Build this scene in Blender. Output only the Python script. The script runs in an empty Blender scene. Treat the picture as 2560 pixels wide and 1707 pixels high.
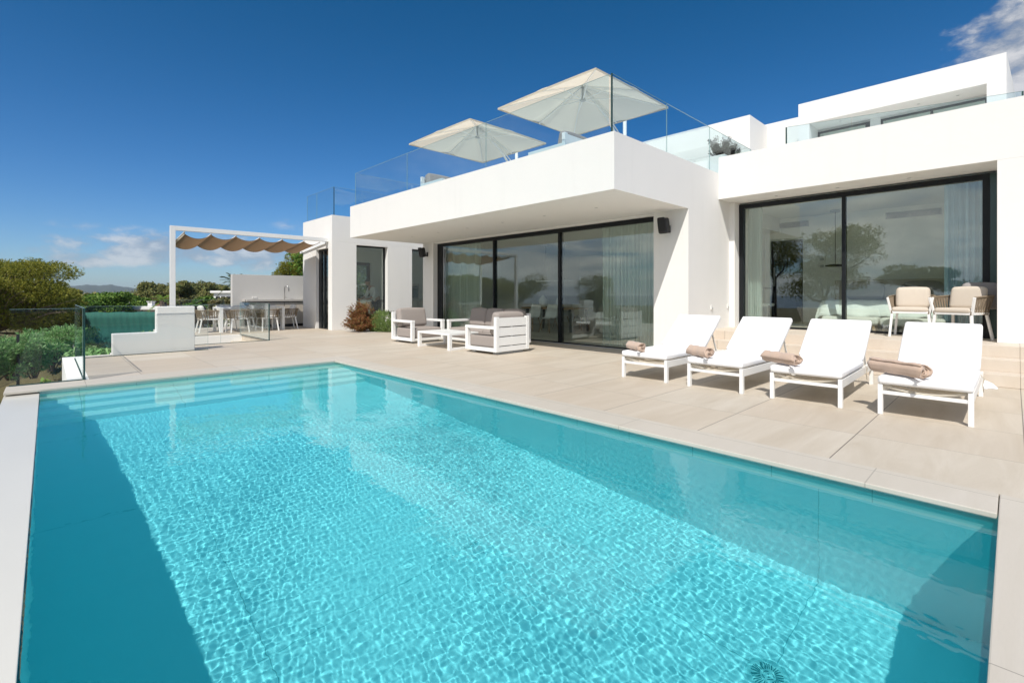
import bpy, bmesh, math, random
import numpy as np
from mathutils import Vector, Matrix
R = math.radians
S = bpy.context.scene
COL = S.collection

# ------------------------------------------------------------------ camera, sky, sun, exposure
cam = bpy.data.objects.new('camera', bpy.data.cameras.new('camera'))
COL.objects.link(cam)
S.camera = cam
cam.location = (0, 0, 1.2)
cam.rotation_euler = (R(90), 0, R(-43.9))
cam.data.sensor_width = 36
cam.data.lens = 1207 / 2560 * 36
cam.data.shift_y = -118.5 / 2560
cam.data.clip_start = 0.02
cam.data.clip_end = 40000
SUN_EL, SUN_AZ = R(51.9), math.atan2(-0.872, -0.49)      # azimuth from +Y towards +X
SUN = Vector((math.sin(SUN_AZ) * math.cos(SUN_EL), math.cos(SUN_AZ) * math.cos(SUN_EL), math.sin(SUN_EL)))
sun_data = bpy.data.lights.new('sun', 'SUN')
sun_data.energy = 4.6
sun_data.angle = R(0.5)
sun_data.color = (1.0, 0.955, 0.89)
sun_data.cycles.is_caustics_light = True
sun = bpy.data.objects.new('sun', sun_data)
COL.objects.link(sun)
sun.rotation_euler = SUN.to_track_quat('Z', 'Y').to_euler()
sun.location = (-20, -12, 30)
S.view_settings.view_transform = 'Standard'
S.view_settings.look = 'None'
S.view_settings.exposure = 0.0
S.view_settings.gamma = 1
S.render.engine = 'CYCLES'
S.cycles.use_denoising = True
S.cycles.max_bounces = 12
S.cycles.diffuse_bounces = 6
S.cycles.glossy_bounces = 5
S.cycles.transmission_bounces = 8
S.cycles.transparent_max_bounces = 24
S.cycles.sample_clamp_indirect = 4.0

world = bpy.data.worlds.new('World')
S.world = world
world.use_nodes = True


def build_sky():
    nt = world.node_tree
    nt.nodes.clear()
    N = nt.nodes.new
    L = nt.links.new

    def math_(op, a, b=None, clamp=False):
        n = N('ShaderNodeMath'); n.operation = op; n.use_clamp = clamp
        for i, v in enumerate((a, b)):
            if v is None: continue
            if hasattr(v, 'links'): L(v, n.inputs[i])
            else: n.inputs[i].default_value = v
        return n.outputs[0]

    def ramp(v, lo, hi):
        n = N('ShaderNodeMapRange'); n.interpolation_type = 'SMOOTHSTEP'
        L(v, n.inputs[0]); n.inputs[1].default_value = lo; n.inputs[2].default_value = hi
        return n.outputs[0]
    out = N('ShaderNodeOutputWorld')
    bg = N('ShaderNodeBackground'); bg.inputs[1].default_value = 0.15
    L(bg.outputs[0], out.inputs[0])
    sky = N('ShaderNodeTexSky'); sky.sky_type = 'NISHITA'; sky.sun_disc = False
    sky.sun_elevation = SUN_EL; sky.sun_rotation = SUN_AZ % (2 * math.pi)
    sky.altitude = 0; sky.air_density = 1.0; sky.dust_density = 0.0; sky.ozone_density = 2.2
    tc = N('ShaderNodeTexCoord')
    sep = N('ShaderNodeSeparateXYZ'); L(tc.outputs['Generated'], sep.inputs[0])
    dx, dy, dz = sep.outputs
    # deep polarised blue: contrast and colour of the air itself
    hsv = N('ShaderNodeHueSaturation'); hsv.inputs['Saturation'].default_value = 1.28; hsv.inputs['Value'].default_value = 0.82
    hsv.inputs['Hue'].default_value = 0.497
    L(sky.outputs[0], hsv.inputs['Color'])
    az = math_('ARCTAN2', dx, dy)

    def patch(px, py, wx, wy):
        """soft elliptical patch of sky, centred on a bearing and height"""
        q = at(px, 10, py) - Vector((0, 0, 1.2)); q.normalize()
        a0, e0 = math.atan2(q.x, q.y), q.z
        u = math_('DIVIDE', math_('SUBTRACT', az, a0), R(wx)); v = math_('DIVIDE', math_('SUBTRACT', dz, e0), math.sin(R(wy)))
        r2 = math_('SQRT', math_('ADD', math_('MULTIPLY', u, u), math_('MULTIPLY', v, v)))
        return ramp(math_('SUBTRACT', 1.0, r2), 0.0, 0.8)
    # high thin cloud as a flat layer overhead (west, seen mirrored in the panes)
    den = math_('ADD', math_('MAXIMUM', dz, 0.0), 0.10)
    comb = N('ShaderNodeCombineXYZ'); L(math_('DIVIDE', dx, den), comb.inputs[0]); L(math_('DIVIDE', dy, den), comb.inputs[1]); comb.inputs[2].default_value = 3.7
    no = N('ShaderNodeTexNoise'); no.inputs['Scale'].default_value = 0.75; no.inputs['Detail'].default_value = 9; no.inputs['Roughness'].default_value = 0.58
    no.inputs['Distortion'].default_value = 0.3
    L(comb.outputs[0], no.inputs['Vector'])
    base = no.outputs[0]

    def towards(v, wide, tight):
        d = Vector(v).normalized()
        vm = N('ShaderNodeVectorMath'); vm.operation = 'DOT_PRODUCT'
        L(tc.outputs['Generated'], vm.inputs[0]); vm.inputs[1].default_value = d
        return ramp(vm.outputs['Value'], math.cos(R(wide)), math.cos(R(tight)))
    west = towards((-1, -0.05, 0.35), 78, 40)
    n2 = N('ShaderNodeTexNoise'); n2.inputs['Scale'].default_value = 15.0; n2.inputs['Detail'].default_value = 10; n2.inputs['Roughness'].default_value = 0.60
    mp = N('ShaderNodeMapping'); mp.inputs['Scale'].default_value = (1, 1, 2.0); L(tc.outputs['Generated'], mp.inputs[0]); L(mp.outputs[0], n2.inputs['Vector'])
    small = n2.outputs[0]
    m_west = math_('MULTIPLY', west, ramp(base, 0.27, 0.58))
    puff = patch(2660, 110, 10.5, 9.0)
    low = None
    for px, py, wx, wy, k in ((430, 625, 7.5, 2.6, 1.0), (330, 636, 4.0, 1.7, 0.85), (640, 640, 8.5, 2.6, 0.9), (560, 600, 6.0, 1.5, 0.5), (250, 612, 9.0, 1.8, 0.5), (70, 630, 9.0, 2.0, 0.5), (195, 650, 4.5, 1.3, 0.75), (180, 562, 3.5, 0.9, 0.30), (285, 568, 3.8, 0.9, 0.30), (60, 590, 5.5, 1.1, 0.30), (735, 560, 3.5, 1.3, 0.30), (140, 520, 2.2, 0.8, 0.22)):
        q = math_('MULTIPLY', patch(px, py, wx, wy), k)
        low = q if low is None else math_('MAXIMUM', low, q)
    m_puff = math_('MULTIPLY', ramp(math_('ADD', small, math_('MULTIPLY', puff, 0.42)), 0.62, 0.92), ramp(puff, 0.0, 0.35))
    m_low = math_('MULTIPLY', ramp(math_('ADD', small, math_('MULTIPLY', low, 0.34)), 0.56, 0.84), math_('MULTIPLY', ramp(low, 0.0, 0.5), 0.70))
    mask = math_('MAXIMUM', math_('MULTIPLY', m_west, 0.85), math_('MAXIMUM', math_('MULTIPLY', m_puff, 0.92), m_low), True)
    cc = N('ShaderNodeMix'); cc.data_type = 'RGBA'
    cc.inputs[6].default_value = (2.3, 2.6, 3.1, 1); cc.inputs[7].default_value = (4.9, 4.9, 5.0, 1)
    L(math_('ADD', ramp(small, 0.42, 0.66), math_('MULTIPLY', m_west, 1.7)), cc.inputs[0]); cc.clamp_factor = False
    mix = N('ShaderNodeMix'); mix.data_type = 'RGBA'
    tint = N('ShaderNodeMix'); tint.data_type = 'RGBA'; tint.blend_type = 'MULTIPLY'; tint.inputs[0].default_value = 1.0
    hz = N('ShaderNodeMix'); hz.data_type = 'RGBA'; hz.inputs[6].default_value = (0.46, 0.62, 0.88, 1); hz.inputs[7].default_value = (0.10, 0.56, 0.68, 1)
    L(ramp(dz, 0.0, 0.62), hz.inputs[0]); L(hsv.outputs[0], tint.inputs[6]); L(hz.outputs[2], tint.inputs[7])
    L(mask, mix.inputs[0]); L(tint.outputs[2], mix.inputs[6]); L(cc.outputs[2], mix.inputs[7])
    L(mix.outputs[2], bg.inputs[0])


_c, _s = math.cos(R(43.9)), math.sin(R(43.9))


def at(px, d, py=None):
    """a point d metres out along the view, px/py in a 2560-wide frame (used only to survey real positions)"""
    u = (px - 1280) / 1207 * d
    x, y = _s * d + _c * u, _c * d - _s * u
    return (x, y) if py is None else Vector((x, y, 1.2 + (735 - py) * d / 1207))


build_sky()


# ------------------------------------------------------------------ materials
MATS = {}


def nodes(name):
    m = bpy.data.materials.new(name); m.use_nodes = True
    nt = m.node_tree
    return m, nt, nt.nodes['Principled BSDF']


def link(nt, a, b): nt.links.new(a, b)


def noise(nt, scale, detail=4, rough=0.55, coord='Object', stretch=None):
    tc = nt.nodes.new('ShaderNodeTexCoord')
    v = tc.outputs[coord]
    if stretch:
        mp = nt.nodes.new('ShaderNodeMapping'); mp.inputs['Scale'].default_value = stretch
        nt.links.new(v, mp.inputs[0]); v = mp.outputs[0]
    n = nt.nodes.new('ShaderNodeTexNoise')
    n.inputs['Scale'].default_value = scale; n.inputs['Detail'].default_value = detail; n.inputs['Roughness'].default_value = rough
    nt.links.new(v, n.inputs['Vector'])
    return n.outputs[0]


def mixc(nt, fac, a, b):
    m = nt.nodes.new('ShaderNodeMix'); m.data_type = 'RGBA'
    if hasattr(fac, 'links'): nt.links.new(fac, m.inputs[0])
    else: m.inputs[0].default_value = fac
    for i, c in ((6, a), (7, b)):
        if hasattr(c, 'links'): nt.links.new(c, m.inputs[i])
        else: m.inputs[i].default_value = (*c, 1)
    return m.outputs[2]


def bump(nt, p, h, dist, strength=1.0):
    b = nt.nodes.new('ShaderNodeBump'); b.inputs['Distance'].default_value = dist; b.inputs['Strength'].default_value = strength
    nt.links.new(h, b.inputs['Height']); nt.links.new(b.outputs[0], p.inputs['Normal'])


def surf(name, a, b=None, rough=0.6, scale=8, bscale=None, bdist=0.002, metal=0, coord='Object', stretch=None, spec=0.5, sheen=0):
    """plain surface: two close colours mixed by a noise, fine bump"""
    m, nt, p = nodes(name)
    b = b or tuple(x * 0.9 for x in a)
    n = noise(nt, scale, 5, 0.6, coord, stretch)
    link(nt, mixc(nt, n, a, b), p.inputs['Base Color'])
    p.inputs['Roughness'].default_value = rough; p.inputs['Metallic'].default_value = metal
    p.inputs['Specular IOR Level'].default_value = spec
    if sheen: p.inputs['Sheen Weight'].default_value = sheen
    if bscale: bump(nt, p, noise(nt, bscale, 4, 0.6, coord, stretch), bdist)
    MATS[name] = m
    return m


def render_mat():
    """hand-floated white render: slow tonal drift, faint vertical weather streaks, trowel relief"""
    m, nt, p = nodes('white_render')
    big = noise(nt, 0.55, 6, 0.6)
    run = noise(nt, 1.0, 6, 0.7, stretch=(5.0, 5.0, 0.28))
    c = mixc(nt, big, (0.84, 0.825, 0.79), (0.785, 0.775, 0.75))
    mr = nt.nodes.new('ShaderNodeMapRange'); link(nt, run, mr.inputs[0]); mr.inputs[1].default_value = 0.52; mr.inputs[2].default_value = 0.85; mr.inputs[4].default_value = 0.35
    link(nt, mixc(nt, mr.outputs[0], c, (0.70, 0.69, 0.66)), p.inputs['Base Color'])
    p.inputs['Roughness'].default_value = 0.88; p.inputs['Specular IOR Level'].default_value = 0.15
    b1 = nt.nodes.new('ShaderNodeBump'); b1.inputs['Distance'].default_value = 0.012; b1.inputs['Strength'].default_value = 0.5
    nt.links.new(noise(nt, 2.2, 5, 0.6), b1.inputs['Height'])
    b2 = nt.nodes.new('ShaderNodeBump'); b2.inputs['Distance'].default_value = 0.0016
    nt.links.new(noise(nt, 85, 3, 0.6), b2.inputs['Height']); nt.links.new(b1.outputs[0], b2.inputs['Normal'])
    link(nt, b2.outputs[0], p.inputs['Normal'])
    return m


M_WALL = render_mat()
M_ROOM = surf('interior_paint', (0.84, 0.84, 0.80), (0.81, 0.81, 0.77), 0.8, 1, spec=0.2)
M_ROOMF = surf('interior_floor', (0.66, 0.62, 0.55), (0.60, 0.56, 0.50), 0.35, 2)
M_BFLOOR = surf('bedroom_floor', (0.62, 0.56, 0.47), (0.52, 0.46, 0.37), 0.4, 2, stretch=(1, 6, 1))
M_ALU = surf('white_aluminium', (0.84, 0.84, 0.82), (0.81, 0.81, 0.79), 0.38, 6)
M_PLINTH = surf('grey_plinth', (0.45, 0.46, 0.45), None, 0.5, 6)
M_DARK = surf('anthracite_aluminium', (0.006, 0.008, 0.010), (0.010, 0.012, 0.014), 0.45, 9, spec=0.3)
M_FAB = surf('taupe_fabric', (0.345, 0.305, 0.28), (0.30, 0.265, 0.24), 0.95, 30, 600, 0.0008, spec=0.1)
M_FABW = surf('white_fabric', (0.85, 0.85, 0.845), (0.80, 0.80, 0.80), 0.95, 5, 11, 0.007, spec=0.1)
M_CUSH = surf('oat_fabric', (0.62, 0.55, 0.46), (0.56, 0.49, 0.41), 0.95, 20, 500, 0.0008, spec=0.1)
M_CUSHG = surf('grey_fabric', (0.33, 0.31, 0.30), (0.28, 0.265, 0.26), 0.95, 20, 500, 0.0008, spec=0.1)
M_CUSHW = surf('pale_fabric', (0.74, 0.72, 0.68), (0.69, 0.67, 0.63), 0.95, 20, 500, 0.0008, spec=0.1)
M_ROPE = surf('taupe_rope', (0.29, 0.23, 0.165), (0.19, 0.15, 0.105), 0.9, 40, 200, 0.002, spec=0.15)
M_TOWEL = surf('brown_towel', (0.60, 0.455, 0.36), (0.50, 0.37, 0.285), 1.0, 9, 260, 0.004, spec=0.05, sheen=0.4)
M_SPK = surf('black_speaker', (0.02, 0.02, 0.022), None, 0.55, 30)
M_STEEL = surf('brushed_steel', (0.45, 0.45, 0.45), None, 0.28, 20, metal=1)
M_COUNTER = surf('grey_counter', (0.50, 0.48, 0.44), (0.44, 0.42, 0.39), 0.45, 8)
M_CAB = surf('beige_cabinet', (0.55, 0.50, 0.43), None, 0.5, 4)
M_WOOD = surf('oak_wood', (0.42, 0.27, 0.14), (0.30, 0.185, 0.095), 0.55, 3, stretch=(1, 8, 8))
M_BARK = surf('tree_bark', (0.17, 0.125, 0.095), (0.08, 0.058, 0.045), 0.95, 6, 20, 0.03, stretch=(1, 1, .35), spec=0.1)
M_TWIG = surf('pale_twig', (0.30, 0.235, 0.18), (0.18, 0.14, 0.11), 0.95, 6, spec=0.1)
M_SOIL = surf('garden_soil', (0.26, 0.19, 0.12), (0.14, 0.10, 0.065), 1, 3, 30, 0.03, spec=0.1)
M_GRAVEL = surf('white_gravel', (0.62, 0.58, 0.52), (0.40, 0.37, 0.33), 0.95, 45, 60, 0.02, spec=0.2)
M_SOCK = surf('white_plastic', (0.82, 0.81, 0.78), None, 0.4, 6)
M_BEDW = surf('white_linen', (0.80, 0.82, 0.80), (0.74, 0.76, 0.74), 0.95, 5, spec=0.1)
M_BLACK = surf('matt_black', (0.012, 0.012, 0.012), None, 0.5, 6)
M_ROOFT = surf('clay_roof', (0.30, 0.13, 0.08), (0.20, 0.085, 0.055), 0.9, 12, 30, 0.02)
M_SKIN = surf('skin', (0.52, 0.31, 0.22), (0.47, 0.275, 0.19), 0.5, 10)
M_HAIR = surf('dark_hair', (0.018, 0.013, 0.010), None, 0.45, 60)
M_JEANS = surf('dark_trousers', (0.04, 0.045, 0.06), None, 0.9, 40)
M_FRAME_G = surf('fence_metal', (0.020, 0.028, 0.030), None, 0.5, 9)
M_SCREEN = surf('green_screen_cloth', (0.020, 0.145, 0.115), (0.013, 0.105, 0.085), 0.8, 3, 150, 0.003, stretch=(1, 1, 1))
M_BRASS = surf('teal_socket', (0.05, 0.22, 0.20), None, 0.4, 5)
M_TAUPEWALL = surf('grey_render', (0.60, 0.59, 0.57), (0.55, 0.54, 0.52), 0.85, 1.5, 90, 0.0015, spec=0.2)


def fabric_sheet(name, col, trans, tcol=None):
    m, nt, p = nodes(name)
    out = nt.nodes['Material Output']
    n = noise(nt, 14, 4)
    link(nt, mixc(nt, n, col, tuple(c * 0.88 for c in col)), p.inputs['Base Color'])
    p.inputs['Roughness'].default_value = 0.95; p.inputs['Specular IOR Level'].default_value = 0.1
    bump(nt, p, noise(nt, 5, 5, 0.6), 0.012)
    t = nt.nodes.new('ShaderNodeBsdfTranslucent'); t.inputs[0].default_value = (*(tcol or col), 1)
    mx = nt.nodes.new('ShaderNodeMixShader'); mx.inputs[0].default_value = trans
    link(nt, p.outputs[0], mx.inputs[1]); link(nt, t.outputs[0], mx.inputs[2]); link(nt, mx.outputs[0], out.inputs[0])
    return m


M_CANVAS = fabric_sheet('ivory_canvas', (0.78, 0.74, 0.65), 0.42, (0.80, 0.72, 0.58))
M_SHADE = fabric_sheet('tan_shade_cloth', (0.49, 0.385, 0.285), 0.48, (0.57, 0.435, 0.31))


def curtain_mat(name, col, seethru):
    m, nt, p = nodes(name)
    out = nt.nodes['Material Output']
    p.inputs['Base Color'].default_value = (*col, 1); p.inputs['Roughness'].default_value = 0.95
    t = nt.nodes.new('ShaderNodeBsdfTranslucent'); t.inputs[0].default_value = (*col, 1)
    a = nt.nodes.new('ShaderNodeMixShader'); a.inputs[0].default_value = 0.4
    link(nt, p.outputs[0], a.inputs[1]); link(nt, t.outputs[0], a.inputs[2])
    tr = nt.nodes.new('ShaderNodeBsdfTransparent')
    b = nt.nodes.new('ShaderNodeMixShader'); b.inputs[0].default_value = seethru
    link(nt, a.outputs[0], b.inputs[1]); link(nt, tr.outputs[0], b.inputs[2]); link(nt, b.outputs[0], out.inputs[0])
    return m


M_SHEER = curtain_mat('sheer_curtain', (0.74, 0.82, 0.78), 0.42)
M_BLUEC = curtain_mat('pale_blue_curtain', (0.46, 0.68, 0.82), 0.08)


def glass_mat(name, tint, f0, rough=0.0):
    """thin pane: clear tinted transmission plus a mirror that grows towards grazing view (Schlick)"""
    m, nt, p = nodes(name)
    nt.nodes.remove(p)
    out = nt.nodes['Material Output']
    tr = nt.nodes.new('ShaderNodeBsdfTransparent'); tr.inputs[0].default_value = (*tint, 1)
    gl = nt.nodes.new('ShaderNodeBsdfGlossy'); gl.inputs['Roughness'].default_value = rough; gl.inputs[0].default_value = (0.95, 1.0, 0.98, 1)
    lw = nt.nodes.new('ShaderNodeLayerWeight'); lw.inputs['Blend'].default_value = 0.5
    pw = nt.nodes.new('ShaderNodeMath'); pw.operation = 'POWER'; pw.inputs[1].default_value = 5
    link(nt, lw.outputs['Facing'], pw.inputs[0])
    mr = nt.nodes.new('ShaderNodeMapRange'); mr.inputs[3].default_value = f0; mr.inputs[4].default_value = 1.0
    link(nt, pw.outputs[0], mr.inputs[0])
    mx = nt.nodes.new('ShaderNodeMixShader')
    link(nt, mr.outputs[0], mx.inputs[0]); link(nt, tr.outputs[0], mx.inputs[1]); link(nt, gl.outputs[0], mx.inputs[2])
    link(nt, mx.outputs[0], out.inputs[0])
    return m


M_GLASSR = glass_mat('roof_balustrade_glass', (0.87, 0.94, 0.962), 0.055)
M_GLASS = glass_mat('balustrade_glass', (0.985, 0.994, 0.990), 0.018)
M_PANE = glass_mat('door_glass', (0.935, 0.975, 0.95), 0.105)
M_EDGE = surf('glass_edge', (0.02, 0.06, 0.055), None, 0.2, 5)
M_EDGEL = surf('glass_edge_pale', (0.30, 0.42, 0.40), None, 0.2, 5)


def tile_mat(name, a, b, c, size, off, joint, streak=(0.5, 3.0, 1), rough=0.55, jw=0.005):
    """large stone tiles: tone per tile, soft streaks, thin open joints"""
    m, nt, p = nodes(name)
    g = nt.nodes.new('ShaderNodeNewGeometry')
    sp = nt.nodes.new('ShaderNodeSeparateXYZ'); link(nt, g.outputs['Position'], sp.inputs[0])

    def mth(op, x, y=None):
        n = nt.nodes.new('ShaderNodeMath'); n.operation = op
        for i, v in enumerate((x, y)):
            if v is None: continue
            if hasattr(v, 'links'): link(nt, v, n.inputs[i])
            else: n.inputs[i].default_value = v
        return n.outputs[0]
    u = mth('DIVIDE', mth('SUBTRACT', sp.outputs[0], off[0]), size[0])
    v = mth('DIVIDE', mth('SUBTRACT', sp.outputs[1], off[1]), size[1])
    fu, fv = mth('FRACT', u), mth('FRACT', v)
    ju = mth('LESS_THAN', mth('MINIMUM', fu, mth('SUBTRACT', 1.0, fu)), jw / size[0] * 0.45)
    jv = mth('LESS_THAN', mth('MINIMUM', fv, mth('SUBTRACT', 1.0, fv)), jw / size[1] * 0.75)
    cell = nt.nodes.new('ShaderNodeCombineXYZ'); link(nt, mth('FLOOR', u), cell.inputs[0]); link(nt, mth('FLOOR', v), cell.inputs[1])
    wn = nt.nodes.new('ShaderNodeTexWhiteNoise'); wn.noise_dimensions = '3D'; link(nt, cell.outputs[0], wn.inputs['Vector'])
    # shift the streaks tile by tile
    vm = nt.nodes.new('ShaderNodeVectorMath'); vm.operation = 'MULTIPLY_ADD'
    link(nt, wn.outputs['Color'], vm.inputs[0]); vm.inputs[1].default_value = (9, 9, 9); link(nt, g.outputs['Position'], vm.inputs[2])
    mp = nt.nodes.new('ShaderNodeMapping'); mp.inputs['Scale'].default_value = streak; link(nt, vm.outputs[0], mp.inputs[0])
    n1 = nt.nodes.new('ShaderNodeTexNoise'); n1.inputs['Scale'].default_value = 1.3; n1.inputs['Detail'].default_value = 7; n1.inputs['Roughness'].default_value = 0.62; n1.inputs['Distortion'].default_value = 0.8
    link(nt, mp.outputs[0], n1.inputs['Vector'])
    n2 = nt.nodes.new('ShaderNodeTexNoise'); n2.inputs['Scale'].default_value = 40; n2.inputs['Detail'].default_value = 3; link(nt, mp.outputs[0], n2.inputs['Vector'])
    mr = nt.nodes.new('ShaderNodeMapRange'); link(nt, n1.outputs[0], mr.inputs[0]); mr.inputs[1].default_value = 0.3; mr.inputs[2].default_value = 0.72
    col = mixc(nt, mr.outputs[0], a, b)
    col = mixc(nt, mth('MULTIPLY', wn.outputs['Value'], 0.45), col, c)
    col = mixc(nt, mth('MULTIPLY', n2.outputs[0], 0.16), col, tuple(x * 0.75 for x in a))
    col = mixc(nt, mth('MULTIPLY', ju, 0.8), col, tuple(x * 0.55 for x in joint))
    col = mixc(nt, mth('MULTIPLY', jv, 0.9), col, joint)
    link(nt, col, p.inputs['Base Color'])
    p.inputs['Roughness'].default_value = rough
    bump(nt, p, n2.outputs[0], 0.0006)
    return m


M_DECK = tile_mat('terrace_porcelain', (0.49, 0.425, 0.335), (0.615, 0.56, 0.475), (0.51, 0.41, 0.305), (0.995, 0.995), (0.02, -0.06), (0.12, 0.10, 0.085))
M_STEP = tile_mat('step_porcelain', (0.60, 0.52, 0.425), (0.66, 0.595, 0.51), (0.60, 0.50, 0.40), (3, 0.995), (0.02, -0.06), (0.30, 0.25, 0.20))
M_COPE = tile_mat('coping_porcelain', (0.525, 0.48, 0.405), (0.585, 0.54, 0.475), (0.505, 0.46, 0.385), (1.835, 1.835), (0.37, 0.655), (0.36, 0.33, 0.28), jw=0.005)
M_POOLSTEP = tile_mat('pool_step_tint', (0.62, 0.86, 0.84), (0.66, 0.88, 0.86), (0.60, 0.84, 0.83), (0.995, 9), (0.3, 0), (0.3, 0.45, 0.44), rough=0.6)  # pale blue stands in for light absorbed by the water above
M_POOLTOP = tile_mat('pool_top_step_tint', (0.76, 0.78, 0.66), (0.79, 0.81, 0.70), (0.73, 0.77, 0.66), (0.995, 9), (0.3, 0), (0.35, 0.4, 0.34), rough=0.6)  # nearly beige: the thin water's slight tint is put into the colour
M_WLINE = tile_mat('waterline_tint', (0.56, 0.68, 0.65), (0.60, 0.72, 0.69), (0.53, 0.66, 0.64), (0.6, 0.6), (0.3, 0.03), (0.32, 0.42, 0.40), rough=0.5)  # paler strip: weak tint of shallow water put into the wall colour
M_PWALL = tile_mat('pool_wall_dim', (0.27, 0.59, 0.64), (0.31, 0.63, 0.67), (0.25, 0.57, 0.63), (1.99, 1.99), (0.9, 0.93), (0.12, 0.36, 0.40), rough=0.6, jw=0.0035)  # darker than the floor: weaker sun on the walls put into the colour
M_BASIN = tile_mat('pool_lining_tint', (0.33, 0.76, 0.82), (0.37, 0.79, 0.845), (0.31, 0.745, 0.81), (1.99, 1.99), (0.9, 0.93), (0.12, 0.42, 0.47), rough=0.6, jw=0.0035)  # turquoise: the water's absorption of light is put into the lining colour


def rim_mat():
    m, nt, p = nodes('wet_rim_stone')
    n = noise(nt, 3, 6, 0.6, stretch=(1, .4, 1))
    link(nt, mixc(nt, n, (0.70, 0.68, 0.61), (0.64, 0.62, 0.555)), p.inputs['Base Color'])
    p.inputs['Roughness'].default_value = 0.35
    p.inputs['Coat Weight'].default_value = 0.35; p.inputs['Coat Roughness'].default_value = 0.06; p.inputs['Coat IOR'].default_value = 1.33
    return m


M_RIM = rim_mat()


def water_mat():
    m, nt, p = nodes('pool_water')
    nt.nodes.remove(p)
    out = nt.nodes['Material Output']
    rf = nt.nodes.new('ShaderNodeBsdfRefraction'); rf.inputs['Roughness'].default_value = 0; rf.inputs['IOR'].default_value = 1.33
    rf.inputs[0].default_value = (0.74, 0.99, 0.996, 1)
    gl = nt.nodes.new('ShaderNodeBsdfGlossy'); gl.inputs['Roughness'].default_value = 0.0
    fr = nt.nodes.new('ShaderNodeFresnel'); fr.inputs[0].default_value = 1.33
    mx = nt.nodes.new('ShaderNodeMixShader')
    link(nt, fr.outputs[0], mx.inputs[0]); link(nt, rf.outputs[0], mx.inputs[1]); link(nt, gl.outputs[0], mx.inputs[2])
    # a little light is scattered back by the water itself
    sc = nt.nodes.new('ShaderNodeBsdfDiffuse'); sc.inputs[0].default_value = (0.0, 0.70, 0.80, 1)
    m2 = nt.nodes.new('ShaderNodeMixShader'); m2.inputs[0].default_value = 0.10
    link(nt, mx.outputs[0], m2.inputs[1]); link(nt, sc.outputs[0], m2.inputs[2])
    link(nt, m2.outputs[0], out.inputs[0])
    return m


M_WATER = water_mat()


def leaf_mat(name, cols, trans=0.3, rough=0.6):
    m, nt, p = nodes(name)
    out = nt.nodes['Material Output']
    g = nt.nodes.new('ShaderNodeNewGeometry')
    r = nt.nodes.new('ShaderNodeValToRGB'); link(nt, g.outputs['Random Per Island'], r.inputs[0])
    el = r.color_ramp.elements
    while len(el) < len(cols): el.new(0.5)
    for i, c in enumerate(cols):
        el[i].position = i / (len(cols) - 1); el[i].color = (*c, 1)
    link(nt, r.outputs[0], p.inputs['Base Color'])
    p.inputs['Roughness'].default_value = rough; p.inputs['Specular IOR Level'].default_value = 0.3
    t = nt.nodes.new('ShaderNodeBsdfTranslucent'); link(nt, r.outputs[0], t.inputs[0])
    mx = nt.nodes.new('ShaderNodeMixShader'); mx.inputs[0].default_value = trans
    link(nt, p.outputs[0], mx.inputs[1]); link(nt, t.outputs[0], mx.inputs[2]); link(nt, mx.outputs[0], out.inputs[0])
    return m


L_PINE = leaf_mat('pine_needles', [(0.107, 0.143, 0.026), (0.202, 0.23, 0.035), (0.356, 0.351, 0.053), (0.451, 0.395, 0.07)])
L_PINED = leaf_mat('far_pine_needles', [(0.108, 0.136, 0.048), (0.172, 0.198, 0.057), (0.248, 0.248, 0.076), (0.281, 0.239, 0.095)])
L_FIG = leaf_mat('broad_leaves', [(0.044, 0.108, 0.013), (0.076, 0.171, 0.02), (0.14, 0.243, 0.034), (0.203, 0.306, 0.05)])
L_OLEA = leaf_mat('oleander_leaves', [(0.131, 0.302, 0.097), (0.203, 0.422, 0.139), (0.29, 0.5, 0.194), (0.406, 0.5, 0.278)])
L_RED = leaf_mat('rust_leaves', [(0.20, 0.06, 0.03), (0.30, 0.11, 0.05), (0.27, 0.17, 0.06), (0.20, 0.18, 0.05)])
L_BALL = leaf_mat('santolina_leaves', [(0.17, 0.261, 0.08), (0.24, 0.341, 0.11), (0.32, 0.421, 0.141)])
L_HEATH = leaf_mat('heather_leaves', [(0.03, 0.022, 0.022), (0.06, 0.042, 0.042), (0.09, 0.065, 0.06)])
L_DRY = leaf_mat('dry_scrub_leaves', [(0.162, 0.142, 0.061), (0.23, 0.203, 0.081), (0.135, 0.155, 0.047)])
L_PURP = leaf_mat('bougainvillea_leaves', [(0.02, 0.035, 0.012), (0.03, 0.06, 0.02), (0.10, 0.02, 0.07), (0.03, 0.05, 0.02)])
L_PALM = leaf_mat('palm_leaves', [(0.05, 0.085, 0.02), (0.09, 0.13, 0.03), (0.14, 0.16, 0.05)])
L_BRIGHT = leaf_mat('bright_fern_leaves', [(0.125, 0.225, 0.025), (0.188, 0.312, 0.044), (0.237, 0.375, 0.062)])


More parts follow.
